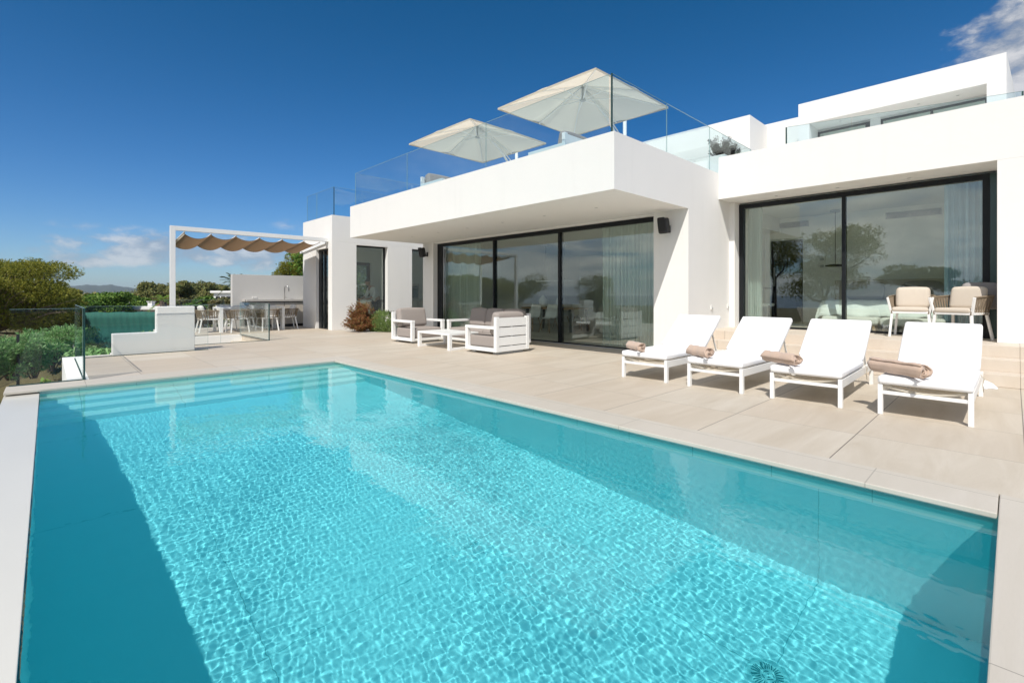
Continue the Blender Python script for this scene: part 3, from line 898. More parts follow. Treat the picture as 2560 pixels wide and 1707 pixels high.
    # --- wall sockets
    def socket(x, y, z, face):
        a = MB()
        if face == 'x': a.box(x - .02, x - .002, y - .04, y + .04, z - .04, z + .04)
        else: a.box(x - .04, x + .04, y - .02, y - .002, z - .045, z + .045)
        so = vpart(a, 'wall_socket', M_SOCK, bevel=0.004)
        b = MB()
        if face == 'x': b.box(x - .026, x - .0205, y - .02, y + .02, z - .02, z + .02)
        else: b.box(x - .02, x + .02, y - .03, y - .0205, z - .045, z - .005)
        vpart(b, 'cover', M_PLINTH, so)
    socket(8.8, 4.66, 0.435, 'x'); socket(9.81, 4.3, 0.925, 'y'); socket(10.62, 4.3, 0.935, 'y'); socket(8.8, 12.95, 0.42, 'x')


villa_shell()


def window_unit(name, axis, plane, a0, a1, z0, z1, mull=(), fw=0.05, depth=0.08, left=None, right=None, sill=None, track=False):
    """a framed glass unit under the villa: dark frame > pane(s); axis 'x' means the plane x = const"""
    def bx(mb, p0, p1, q0, q1, zz0, zz1):
        return mb.box(p0, p1, q0, q1, zz0, zz1) if axis == 'x' else mb.box(q0, q1, p0, p1, zz0, zz1)
    lw, rw = left or fw, right or fw
    fr = MB()
    bx(fr, plane, plane + depth, a0, a1, z1 - fw, z1)
    bx(fr, plane, plane + depth, a0, a1, z0, z0 + (sill or fw * 0.5))
    b0, b1 = z0 + (sill or fw * 0.5), z1 - fw
    bx(fr, plane, plane + depth, a0, a0 + rw, b0, b1)
    bx(fr, plane, plane + depth, a1 - lw, a1, b0, b1)
    for m, w in mull: bx(fr, plane - .002, plane + depth, m - w / 2, m + w / 2, b0, b1)
    root = vpart(fr, name, M_DARK)
    edges = [a0 + rw] + [e for m, w in mull for e in (m - w / 2, m + w / 2)] + [a1 - lw]
    for i in range(0, len(edges), 2):
        pn = MB(); off = 0.03 + (0.02 if (track and (i // 2) % 2) else 0)
        bx(pn, plane + off, plane + off + 0.012, edges[i], edges[i + 1], b0, b1)
        vpart(pn, 'pane', M_PANE, root)
    return root


def villa_glazing():
    d = window_unit('sliding_door', 'x', 8.96, 5.032, 12.738, 0.003, 2.788, ((7.66, 0.075), (10.06, 0.05)), 0.095, 0.13, left=0.26, right=0.07, sill=0.03, track=True)
    tr = MB()
    for x, y in ((8.945, 12.38), (8.945, 12.30)): tr.box(x, x + .012, y, y + .03, 0.04, 2.68)
    vpart(tr, 'track', M_STEEL, d)
    vpart(MB().box(8.90, 8.958, 5.035, 12.735, 0.003, 0.014), 'threshold', M_PLINTH, d)
    d = window_unit('sliding_door', 'x', 10.96, 0.268, 4.188, 0.484, 3.15, ((2.255, 0.06),), 0.085, 0.13, left=0.09, right=0.085, sill=0.035, track=True)
    vpart(MB().box(10.97, 11.08, 0.172, 0.266, 0.484, 3.15), 'jamb', M_EDGE, d)
    window_unit('rear_or_added_window', 'x', 16.70, 5.302, 7.898, 0.202, 2.598, ((6.6, .06),), 0.06, 0.07)  # unseen window, added to let more daylight into the living room
    window_unit('rear_or_added_window', 'y', -3.40, 11.902, 13.598, 0.50, 2.898, ((12.75, .06),), 0.06, 0.07)  # unseen side window, added so sun brightens the bedroom
    window_unit('kitchen_window', 'y', 15.76, 7.612, 8.798, 0.162, 2.878, (), 0.045, 0.07)
    window_unit('kitchen_window', 'y', 15.76, 9.812, 10.898, 0.162, 2.878, (), 0.045, 0.07)
    d = window_unit('side_door', 'x', 6.86, 15.885, 16.895, 0.006, 2.738, ((16.42, 0.07),), 0.06, 0.10, left=0.22, right=0.05)
    vpart(MB().box(6.845, 6.858, 16.44, 16.455, 0.9, 1.25), 'handle', M_STEEL, d)
    window_unit('rear_or_added_window', 'y', 17.95, 7.752, 9.348, 1.102, 2.448, ((8.22, 0.10), (8.72, 0.14)), 0.12, 0.07)
    window_unit('upper_window', 'x', 15.62, .414, 2.398, 3.902, 5.738, ((1.395, 0.05),), 0.042, 0.07)
    window_unit('upper_window', 'x', 15.60, 2.622, 3.816, 3.902, 5.738, (), 0.042, 0.07, right=0.10)


villa_glazing()


# ------------------------------------------------------------------ glass balustrades
def balustrade(label, panels, z0, z1, name='glass_balustrade', group='frameless glass balustrades', posts=(), cap=True):
    gm = M_GLASS if cap else M_GLASSR
    """panels: (x0,y0,x1,y1) runs of frameless glass; every panel a part with dark polished edges"""
    p0 = panels[0]
    t = thing(name, label, 'balustrade', (p0[0], p0[1], z0), 0, group)
    off = Vector((p0[0], p0[1], z0))
    for x0, y0, x1, y1 in panels:
        a, b = Vector((x0, y0, 0)), Vector((x1, y1, 0))
        u = (b - a).normalized(); th = 0.012
        g = 0.006
        mb = MB(); mb.beam(a + u * g - off + Vector((0, 0, (z0 + z1) / 2)), b - u * g - off + Vector((0, 0, (z0 + z1) / 2)), th, z1 - z0)
        pn = mb.build('glass_panel', gm, t)
        e = MB()
        zc = (z0 + z1) / 2
        e.beam(a + u * g - off + Vector((0, 0, z1 + .0015)), b - u * g - off + Vector((0, 0, z1 + .0015)), th, 0.003)
        e.beam(b - u * (g - .002) - off + Vector((0, 0, zc)), b - u * (g - .0045) - off + Vector((0, 0, zc)), th, z1 - z0 - .004)
        e.build('edge', M_EDGEL, pn)
    for x, y in posts:
        MB().box(x - .011 - off.x, x + .011 - off.x, y - .011 - off.y, y + .011 - off.y, 0, z1 - z0).build('corner_edge', M_EDGE, t)
    if cap:
        mb = MB()
        for x0, y0, x1, y1 in panels:
            mb.beam(Vector((x0, y0, z0 + .006)) - off, Vector((x1, y1, z0 + .006)) - off, 0.03, 0.012)
        mb.build('base_channel', M_EDGE, t)
    return t


balustrade('glass balustrade with a dark corner on the coping at the left end of the pool',
           [(-0.36, 9.0, 0.355, 9.0), (0.37, 9.02, 0.37, 12.03)], 0.004, 1.0, posts=((0.37, 9.0),))
balustrade('low glass panel standing along the foot of the stepped white wall', [(0.385, 12.06, 2.50, 12.06)], 0.0, 0.965)
balustrade('glass balustrade around the open stairwell in front of the dining table', [(2.44, 13.34, 3.03, 13.34), (3.03, 13.34, 4.115, 13.34), (4.13, 13.36, 4.13, 15.96)], 0.0, 0.95, posts=((4.13, 13.34),))
balustrade('far glass balustrade at the terrace edge beyond the dining table', [(2.72, 20.0, 4.65, 20.0)], 0.0, 1.0)
balustrade('tall glass balustrade around the roof terrace with the parasols',
           [(6.45, 4.47, 6.45, 7.47), (6.45, 7.47, 6.45, 10.47), (6.45, 10.47, 6.45, 13.26), (6.47, 4.42, 8.20, 4.42), (8.20, 4.42, 10.0, 4.42), (10.0, 4.42, 12.3, 4.42), (6.47, 13.26, 9.0, 13.26), (9.0, 13.26, 12.0, 13.26)],
           3.72, 4.695, posts=((6.45, 4.42),), cap=False)
balustrade('glass balustrade on the kitchen wing roof behind the pergola',
           [(6.87, 15.70, 6.87, 17.10), (6.87, 17.10, 6.87, 17.98), (6.89, 15.68, 8.6, 15.68), (8.6, 15.68, 11.0, 15.68)], 3.80, 4.76, posts=((6.87, 15.68),), cap=False)
balustrade('glass balustrade on the bedroom roof below the upper storey',
           [(10.40, 3.07, 10.68, 2.07), (10.68, 2.07, 11.27, -0.09), (11.29, -0.10, 14.5, -0.10)], 3.46, 4.45, posts=((10.40, 3.08), (11.28, -0.10)), cap=False)

# ------------------------------------------------------------------ stepped garden wall
o = MB().add([(0.91, 12.13, 0), (2.27, 12.13, 0), (2.27, 12.13, .94), (1.61, 12.13, .94), (1.61, 12.13, .42), (0.91, 12.13, .42),
              (0.91, 12.38, 0), (2.27, 12.38, 0), (2.27, 12.38, .94), (1.61, 12.38, .94), (1.61, 12.38, .42), (0.91, 12.38, .42)],
             [(0, 1, 2, 3, 4, 5), (11, 10, 9, 8, 7, 6), (0, 6, 7, 1), (1, 7, 8, 2), (2, 8, 9, 3), (3, 9, 10, 4), (4, 10, 11, 5), (5, 11, 6, 0)]).build('garden_wall', M_WALL, bevel=0.012)
tag(o, 'low white wall with one step in its top beside the stairwell', 'wall')


# ------------------------------------------------------------------ pergola
def pergola():
    t = thing('pergola', 'slim white pergola frame with scalloped tan shade cloth over the dining table', 'pergola', (2.46, 15.91, 0.005))
    o = Vector((2.43, 15.7, 0))

    def B(mb, name, mat, **k):
        mb.v = [(v[0] - o.x, v[1] - o.y, v[2]) for v in mb.v]; return mb.build(name, mat, t, **k)
    B(MB().box(2.37, 2.49, 15.64, 15.76, 0.0, 3.055), 'post', M_ALU, bevel=0.004)
    B(MB().box(2.69, 2.78, 17.78, 17.87, 0.0, 2.84), 'post', M_ALU, bevel=0.004)
    B(MB().box(2.49, 6.76, 15.64, 15.76, 2.935, 3.055), 'beam', M_ALU, bevel=0.004)
    B(MB().beam((2.69, 17.82, 2.79), (6.76, 17.82, 2.79), 0.09, 0.10), 'beam', M_ALU)
    B(MB().beam((6.72, 15.76, 2.94), (6.72, 18.05, 2.73), 0.075, 0.10), 'beam', M_ALU)
    B(MB().beam((2.45, 15.76, 2.965), (2.73, 17.79, 2.79), 0.075, 0.09), 'beam', M_ALU)
    B(MB().beam((6.74, 17.35, 2.74), (6.745, 16.95, 2.42), 0.03, 0.03), 'brace', M_ALU)
    xs = [2.72, 3.37, 4.01, 4.66, 5.32, 5.99, 6.50]
    yn, yf, zn, zf = 15.82, 17.6, 2.90, 2.71
    for x in xs:
        b = B(MB().beam((x, yn - .02, zn + .015), (x, yf + .02, zf + .015), 0.035, 0.025), 'batten', M_ALU)

    def fn(u, v):
        q = u * 6; i = min(int(q), 5); f = q - i
        x = xs[i] + (xs[i + 1] - xs[i]) * f
        sag = 0.128 * (1 - (2 * f - 1) ** 2) * (1.0 - 0.08 * i)
        z = zn + (zf - zn) * v - sag + 0.006 * math.sin(9 * v + i) * math.sin(math.pi * f)
        if i == 0: z += -0.02 * (1 - f)
        return (x - o.x, yn + (yf - yn) * v - o.y, z - 0.0)
    sh = MB().sheet(fn, 72, 14).build('shade_cloth', M_SHADE, t, smooth=True)
    md = sh.modifiers.new('cloth', 'SOLIDIFY'); md.thickness = 0.003
    w = MB().beam((2.72, yn, zn - .01), (2.72, yf, zf - .01), 0.012, 0.10)
    B(w, 'end_bar', M_CANVAS)


pergola()


# ------------------------------------------------------------------ outdoor kitchen
def outdoor_kitchen():
    t = thing('outdoor_kitchen', 'outdoor kitchen of a grey wall, stone counter and beige fronts under the pergola', 'outdoor kitchen', (5.9, 19.0, 0))
    o = Vector((5.9, 19.0, 0))

    def B(mb, name, mat, par=None, **k):
        mb.v = [(v[0] - o.x, v[1] - o.y, v[2]) for v in mb.v]; return mb.build(name, mat, par or t, **k)
    B(MB().box(4.72, 7.6, 19.2, 19.42, 0.002, 1.90), 'back_wall', M_TAUPEWALL, bevel=0.006)
    top = B(MB().box(5.02, 7.25, 18.58, 19.198, 0.93, 1.0), 'countertop', M_COUNTER, bevel=0.004)
    B(MB().box(7.17, 7.25, 18.58, 19.198, 0.002, 0.928), 'side_panel', M_COUNTER)
    B(MB().box(5.10, 7.168, 18.66, 19.15, 0.002, 0.09), 'plinth', M_BLACK)
    B(MB().box(5.10, 7.168, 18.66, 19.15, 0.091, 0.928), 'carcass', M_BLACK)
    for x0, x1 in ((5.11, 5.63), (5.645, 6.28), (6.30, 7.16)):
        B(MB().box(x0, x1, 18.63, 18.658, 0.10, 0.895), 'cabinet_door', M_CAB, bevel=0.003)
    pts = [(6.43, 19.02, 1.0), (6.43, 19.02, 1.42)] + [(6.43 + .055 * (1 - math.cos(a)) , 19.02 - .06 * (1 - math.cos(a)), 1.42 + .075 * math.sin(a)) for a in np.linspace(.3, math.pi, 9)] + [(6.54, 18.90, 1.30)]
    tp = B(MB().tube(pts, 0.017, 10), 'tap', M_STEEL, smooth=True)
    B(MB().beam((6.44, 19.02, 1.07), (6.52, 19.02, 1.07), 0.02, 0.02), 'lever', M_STEEL, tp)
    for x in (5.40, 5.49):
        s = B(MB().box(x - .04, x + .04, 19.188, 19.199, 1.03, 1.11), 'socket', M_SOCK)
        B(MB().lathe([(0.001, 0), (0.02, 0), (0.02, .004), (0.001, .004)], 12, (x, 19.185, 1.07)) if False else MB().box(x - .016, x + .016, 19.184, 19.1875, 1.054, 1.086), 'inset', M_PLINTH, s)


outdoor_kitchen()


# ------------------------------------------------------------------ woven armchair (dining set and bedroom terrace)
def woven_chair(label, group, cush, loc, rz):
    """front faces -Y; seat 0.43 m; cord arms and back on a white frame"""
    t = thing('woven_armchair', label, 'chair', loc, rz, group)
    for sx in (-1, 1):
        MB().beam((sx * .235, -.235, .40), (sx * .265, -.275, 0), .034, .034).build('leg', M_ALU, t, bevel=0.004)
        MB().beam((sx * .215, .205, .40), (sx * .255, .285, 0), .034, .034).build('leg', M_ALU, t, bevel=0.004)
    fr = MB()
    for sx in (-1, 1):
        fr.beam((sx * .24, -.25, .415), (sx * .22, .23, .415), .035, .035)
        fr.beam((sx * .245, -.24, .41), (sx * .292, -.275, .665), .034, .030)
    fr.beam((-.245, -.24, .415), (.245, -.24, .415), .035, .035)
    fr.beam((-.22, .23, .415), (.22, .23, .415), .035, .035)
    fr.build('frame', M_ALU, t, bevel=0.003)

    def rail(u, z):
        """U-shaped plan path, u in 0..1 from left arm front round the back to right arm front"""
        k = (z - .40) / .27
        w, d = .235 + .055 * k, .245 + .075 * k
        L1 = .52; L2 = .44; tot = 2 * L1 + L2
        s = u * tot
        r = .12
        if s < L1 - r: return (-w, -.26 + s * (d + .26) / (L1), z)
        if s > tot - (L1 - r): return (w, -.26 + (tot - s) * (d + .26) / L1, z)
        q = (s - (L1 - r)) / (tot - 2 * (L1 - r))
        a = math.pi * q
        y0 = -.26 + (L1 - r) * (d + .26) / L1
        ca, sa = math.cos(a), math.sin(a)
        return (-w * math.copysign(abs(ca) ** .55, ca), y0 + (d - y0) * abs(sa) ** .5, z)
    top = MB(); top.tube([(x, y, z + .03 * math.sin(math.pi * i / 40)) for i in range(41) for (x, y, z) in [rail(i / 40, .665)]], .014, 8)
    top.tube([rail(i / 40, .405) for i in range(41)], .011, 6)
    top.build('rail', M_ROPE, t, smooth=True)
    co = MB()
    n = 46
    for i in range(n):
        u = (i + .5) / n
        a = Vector(rail(u, .665)); a.z += .03 * math.sin(math.pi * u)
        b = Vector(rail(min(1, max(0, u + (.010 if i % 2 else -.010))), .405))
        m = (a + b) / 2 + Vector((0, 0, 0))
        co.tube([a, m, b], .0085, 5, cap=False)
    co.build('cord_weave', M_ROPE, t, smooth=True)
    MB().rbox((0, -.02, .462), (.47, .50, .075), .03, 6, puff=.006).build('seat_cushion', cush, t, smooth=True, weld=True)
    rot = Matrix.Rotation(R(-14), 3, 'X')
    MB().rbox((0, .165, .655), (.45, .12, .36), .055, 6, rot, puff=.012).build('back_cushion', cush, t, smooth=True, weld=True)
    return t


def dining():
    t = thing('dining_table', 'long white slatted dining table beneath the tan shade cloth', 'table', (4.81, 17.5, 0))
    MB().box(-.96, .96, -.47, .47, .735, .78).build('tabletop', M_ALU, t, bevel=0.004)
    for sx in (-1, 1):
        for sy in (-1, 1):
            MB().box(sx * .955 - (.085 if sx > 0 else 0), sx * .955 + (.085 if sx < 0 else 0), sy * .465 - (.085 if sy > 0 else 0), sy * .465 + (.085 if sy < 0 else 0), 0.0, .733).build('leg', M_ALU, t, bevel=0.004)
    g = 'woven armchairs round the outdoor dining table'
    c = woven_chair('woven dining chair on the pool side of the table, nearer the stepped white wall', g, M_CUSHW, (4.33, 16.98, 0), math.pi)
    # rz=pi faces +Y: back towards the pool
    for lab, x, y, rz in (('woven dining chair on the pool side of the table, nearer the house', 5.20, 16.98, math.pi + .05),
                          ('woven dining chair across the table, seen behind the chair nearer the stepped wall', 4.22, 18.02, 0.04),
                          ('woven dining chair across the table, seen behind the chair nearer the house', 5.25, 18.0, -0.05),
                          ('woven dining chair at the end of the table by the stepped white wall', 3.62, 17.5, math.pi / 2),
                          ('woven dining chair at the house end of the table, by the counter', 5.98, 17.42, -math.pi / 2 - .12)):
        dup(c, (x, y, 0), rz, lab, g)
    g2 = 'woven armchairs by the bedroom door'
    dup(c, (10.56, 1.20, .48), -math.pi / 2 + .02, 'woven armchair with oat cushions squarely before the bedroom glass', g2)
    c2 = dup(c, (10.43, .57, .48), -math.pi / 2 - .40, 'woven armchair with oat cushions turned aside at the white wall corner', g2)
    for r in bpy.data.objects:
        if r.parent and r.parent.get('group') == g2 and 'cushion' in r.name:
            r.data = r.data.copy(); r.data.materials.clear(); r.data.materials.append(M_CUSH)
    o = MB().rbox((0, 0, .22), (.13, .46, .42), .06, 6, Matrix.Rotation(R(12), 3, 'Y'), puff=.012).build('cushion', M_CUSHG, None, smooth=True, weld=True)
    o.location = (10.79, .36, .48 + .47); o.rotation_euler = (0, 0, .45)
    tag(o, 'grey cushion standing behind the oat cushions by the white wall corner', 'cushion')


dining()


# ------------------------------------------------------------------ lounge group
def lounge_seat(name, label, cat, W, loc, rz, ncush, group=None):
    """white aluminium lounge seat: front faces -Y, W wide"""
    t = thing(name, label, cat, loc, rz, group)
    D = .94; hw = W / 2
    for sx in (-1, 1):
        a = MB(); x0, x1 = sorted((sx * hw, sx * (hw - .085)))
        a.box(x0, x1, -D / 2, -D / 2 + .075, .055, .50)
        a.box(x0, x1, D / 2 - .075, D / 2, .055, .745)
        a.box(x0, x1, -D / 2 + .0755, D / 2 - .0755, .055, .125)
        a.box(x0 - .004, x1 + .004, -D / 2 - .004, D / 2 - .0755, .5005, .558)
        a.build('arm', M_ALU, t, bevel=0.005)
    b = MB(); xi = hw - .0855
    b.box(-xi, xi, D / 2 - .045, D / 2 - .004, .055, .155)
    zs = [.172, .362, .552, .745]
    for i in range(3):
        b.box(-xi, xi, D / 2 - .042, D / 2 - .006, zs[i], zs[i + 1] - .020)
    for q in range(1, max(2, int(W / .47))):
        x = -hw + q * W / max(2, int(W / .47))
        b.box(x - .025, x + .025, D / 2 - .075, D / 2 - .044, .10, .735)
    b.build('back_panel', M_ALU, t, bevel=0.004)
    s = MB(); s.box(-xi, xi, -D / 2 + .01, D / 2 - .05, .06, .12); s.build('base', M_ALU, t, bevel=0.004)
    p = MB()
    for y in (-D / 2 + .10, D / 2 - .20): p.box(-hw + .10, hw - .10, y, y + .12, 0, .054)
    p.build('plinth', M_PLINTH, t)
    cw = (2 * xi) / ncush
    for i in range(ncush):
        cx = -xi + cw * (i + .5)
        MB().rbox((cx, -.045, .245), (cw - .008, .80, .235), .04, 6, puff=.014).build('seat_cushion', M_FAB, t, smooth=True, weld=True)
        MB().rbox((cx, .29, .60), (cw - .01, .20, .46), .06, 6, Matrix.Rotation(R(-12), 3, 'X'), puff=.02).build('back_cushion', M_FAB, t, smooth=True, weld=True)
    return t


lounge_seat('lounge_armchair', 'white lounge armchair with taupe cushions facing the camera by the shrubs', 'armchair', .98, (6.80, 10.52, 0), 0.02, 1, 'white outdoor lounge suite')
lounge_seat('lounge_armchair', 'white lounge armchair showing its slatted back, beside the coffee table', 'armchair', .96, (6.79, 7.50, 0), math.pi + .03, 1, 'white outdoor lounge suite')
lounge_seat('lounge_sofa', 'three-seat white lounge sofa with taupe cushions in front of the living room glass', 'sofa', 2.05, (7.76, 8.93, 0), -math.pi / 2, 3, 'white outdoor lounge suite')


def coffee_table():
    t = thing('coffee_table', 'low white coffee table between the lounge armchairs', 'table', (6.52, 8.88, 0))
    MB().box(-.40, .40, -.61, .61, .315, .358).build('tabletop', M_ALU, t, bevel=0.004)
    for sy in (-1, 1):
        a = MB(); y0, y1 = sorted((sy * .61, sy * .535))
        a.box(-.40, -.325, y0, y1, 0, .3145); a.box(.325, .40, y0, y1, 0, .3145); a.box(-.3245, .3245, y0, y1, 0, .05)
        a.build('leg_frame', M_ALU, t, bevel=0.004)


coffee_table()


# ------------------------------------------------------------------ sun loungers and towels
def lounger(label, loc):
    """head towards +X, width along Y"""
    t = thing('sun_lounger', label, 'sun lounger', loc, 0, 'white sun loungers in a row by the pool')
    for sy in (-1, 1):
        y0, y1 = sorted((sy * .35, sy * .31))
        MB().box(0, .055, y0, y1, 0, .30).build('leg', M_ALU, t, bevel=0.003)
        MB().box(1.86, 1.915, y0, y1, 0, .292).build('leg', M_ALU, t, bevel=0.003)
        MB().box(.0555, 1.8595, y0 + .004, y1 - .004, .205, .295).build('side_rail', M_ALU, t, bevel=0.003)
    MB().box(.006, .045, -.3095, .3095, .205, .237).build('front_rail', M_ALU, t, bevel=0.003)
    MB().box(1.868, 1.905, -.3095, .3095, .215, .285).build('rear_rail', M_ALU, t, bevel=0.003)
    for k in range(8):
        x = .03 + k * .165
        s = MB(); s.tube([(x, -.305 + .61 * q / 10, .288 - .045 * math.sin(math.pi * q / 10) ** .8) for q in range(11)], .011, 6)
        s.build('slat', M_CANVAS, t, smooth=True)
    MB().rbox((.605, 0, .345), (1.24, .70, .08), .028, 7, puff=.005).build('seat_cushion', M_FABW, t, smooth=True, weld=True)
    a = R(36); L = .77
    rot = Matrix.Rotation(-a, 3, 'Y')
    c = Vector((1.20, 0, .35)) + rot @ Vector((L / 2, 0, .035))
    MB().rbox(c, (L, .70, .08), .028, 7, rot, puff=.005).build('back_cushion', M_FABW, t, smooth=True, weld=True)
    f = MB()
    for sy in (-1, 1):
        f.beam(Vector((1.20, sy * .28, .295)), Vector((1.20, sy * .28, .295)) + rot @ Vector((L - .04, 0, 0)), .03, .03)
    f.beam(Vector((1.20, -.28, .295)) + rot @ Vector((L - .04, 0, 0)), Vector((1.20, .28, .295)) + rot @ Vector((L - .04, 0, 0)), .03, .03)
    f.beam((1.62, -.28, .57), (1.80, -.28, .25), .02, .02); f.beam((1.62, .28, .57), (1.80, .28, .25), .02, .02)
    f.build('back_frame', M_ALU, t)
    r = MB()
    for sy in (-1, 1):
        for q, (dx, dz) in enumerate(((.02, -.14), (.05, -.19))):
            r.tube([(1.24, sy * .352, .33), (1.24 + dx * .4, sy * (.372 + .008 * q), .29), (1.24 + dx * .6, sy * .366, .22), (1.24 + dx, sy * .372, .33 + dz)], .0035, 5)
    r.build('tie_cord', M_CANVAS, t, smooth=True)
    return t


LY = [(.597, 'nearest the steps'), (1.597, ''), (2.60, ''), (3.587, '')]
lg = lounger('white sun lounger nearest the camera, with the largest rolled towel', (6.0, .597, 0))
dup(lg, (6.0, 1.597, 0), R(1.4), 'white sun lounger second from the nearest one, towel hanging past its edge', 'white sun loungers in a row by the pool')
dup(lg, (6.0, 2.60, 0), R(-.9), 'white sun lounger between the farthest one and the one whose towel overhangs', 'white sun loungers in a row by the pool')
dup(lg, (6.0, 3.587, 0), R(.8), 'white sun lounger farthest from the camera, standing by the living room door', 'white sun loungers in a row by the pool')


def towel(label, loc, rz, L, rad, seed):
    """a towel rolled up: a real spiral of thick cloth along local X"""
    r_ = random.Random(seed)
    n, turns, th = 110, 4.2, rad / 4.6
    path = []
    for i in range(n):
        u = i / (n - 1)
        a = 2 * math.pi * turns * u + seed
        rr = rad * (.12 + .88 * u) + .0035 * math.sin(3 * a + seed) + .002 * math.sin(7 * a)
        path.append((rr * math.cos(a), rr * math.sin(a) * .93))
    nx = 18
    vs, fs = [], []
    for j in range(nx + 1):
        x = (j / nx - .5) * L
        for i in range(n):
            u = i / (n - 1)
            py, pz = path[i]
            rr = math.hypot(py, pz)
            wob = 1 + .05 * math.sin(5 * j / nx * math.pi + seed) * u + .018 * math.sin(2.1 * j + i * .35 + seed)
            xx = x + (.008 * math.sin(i * .45 + seed) + .012 * (u - .5)) * (2 * j / nx - 1) * 2
            vs.append((xx, py * wob, pz * wob))
    for j in range(nx):
        for i in range(n - 1):
            a = j * n + i
            fs.append((a, a + 1, a + n + 1, a + n))
    o = MB().add(vs, fs).build('rolled_towel', M_TOWEL, None, smooth=True)
    m = o.modifiers.new('cloth', 'SOLIDIFY'); m.thickness = th * .72; m.offset = -1
    o.location = loc; o.rotation_euler = (0, 0, rz)
    tag(o, label, 'towel', 'rolled brown towels on the loungers')
    lb = MB().add([(L / 2 - .03, -rad * .95, -rad * .75), (L / 2 + .035, -rad * 1.15, -rad * .93), (L / 2 + .035, -rad * .6, -rad * .93), (L / 2 - .03, -rad * .4, -rad * .8)], [(0, 1, 2, 3)])
    l = lb.build('care_label', M_FABW, o); md = l.modifiers.new('t', 'SOLIDIFY'); md.thickness = .001
    return o


TZ = .388
towel('rolled brown towel on the nearest lounger, with its spiral end turned to the camera', (6.10, .80, TZ + .078), R(-122), .50, .082, 1)
towel('rolled brown towel overhanging the left edge of the second nearest lounger', (6.10, 1.86, TZ + .074), R(-118), .42, .078, 2)
towel('rolled brown towel on the lounger before the farthest, by the overhanging towel', (6.10, 2.82, TZ + .072), R(-120), .38, .076, 3)
towel('smallest looking rolled brown towel, on the farthest lounger', (6.10, 3.77, TZ + .066), R(-120), .36, .070, 4)


def white_cloth():
    def fn(u, v):
        a = 2 * math.pi * u
        r = .16 * (v ** .8) * (1 + .25 * math.sin(3 * a + 1) + .12 * math.sin(7 * a))
        z = .075 * (1 - v ** 1.5) * (1 + .35 * math.sin(5 * a + 6 * v)) + .004
        return (r * math.cos(a) * 1.2, r * math.sin(a) * .8, max(.003, z))
    o = MB().sheet(fn, 40, 10).build('crumpled_cloth', M_FABW, None, smooth=True, weld=True)
    o.location = (8.72, .30, 0); o.rotation_euler = (0, 0, .5)
    tag(o, 'crumpled white cloth on the tiles at the foot of the steps', 'cloth')


white_cloth()


# ------------------------------------------------------------------ wall loudspeakers
def speaker(label, y):
    t = thing('wall_speaker', label, 'loudspeaker', (8.8, y, 2.50), 0, 'black loudspeakers on the facade')
    rot = Matrix.Rotation(R(-12), 3, 'Y')
    MB().pillow((-.20, 0, .02), (.17, .185, .30), 7, 8, rot).build('body', M_SPK, t, smooth=True, weld=True)
    MB().pillow((-.277, 0, .037), (.03, .165, .275), 8, 8, rot).build('grille', surf('speaker_grille', (.03, .03, .033), (.015, .015, .016), .9, 300), t, smooth=True, weld=True)
    b = MB(); b.beam((-.13, 0, -.09), (-.002, 0, -.06), .05, .03); b.box(-.02, -.002, -.04, .04, -.10, .04); b.build('bracket', M_SPK, t, bevel=0.003)
    return t


speaker('black loudspeaker on the white wall to the right of the living room door', 4.70)
speaker('black loudspeaker at the far end of the living room door, by the kitchen wing', 13.06)


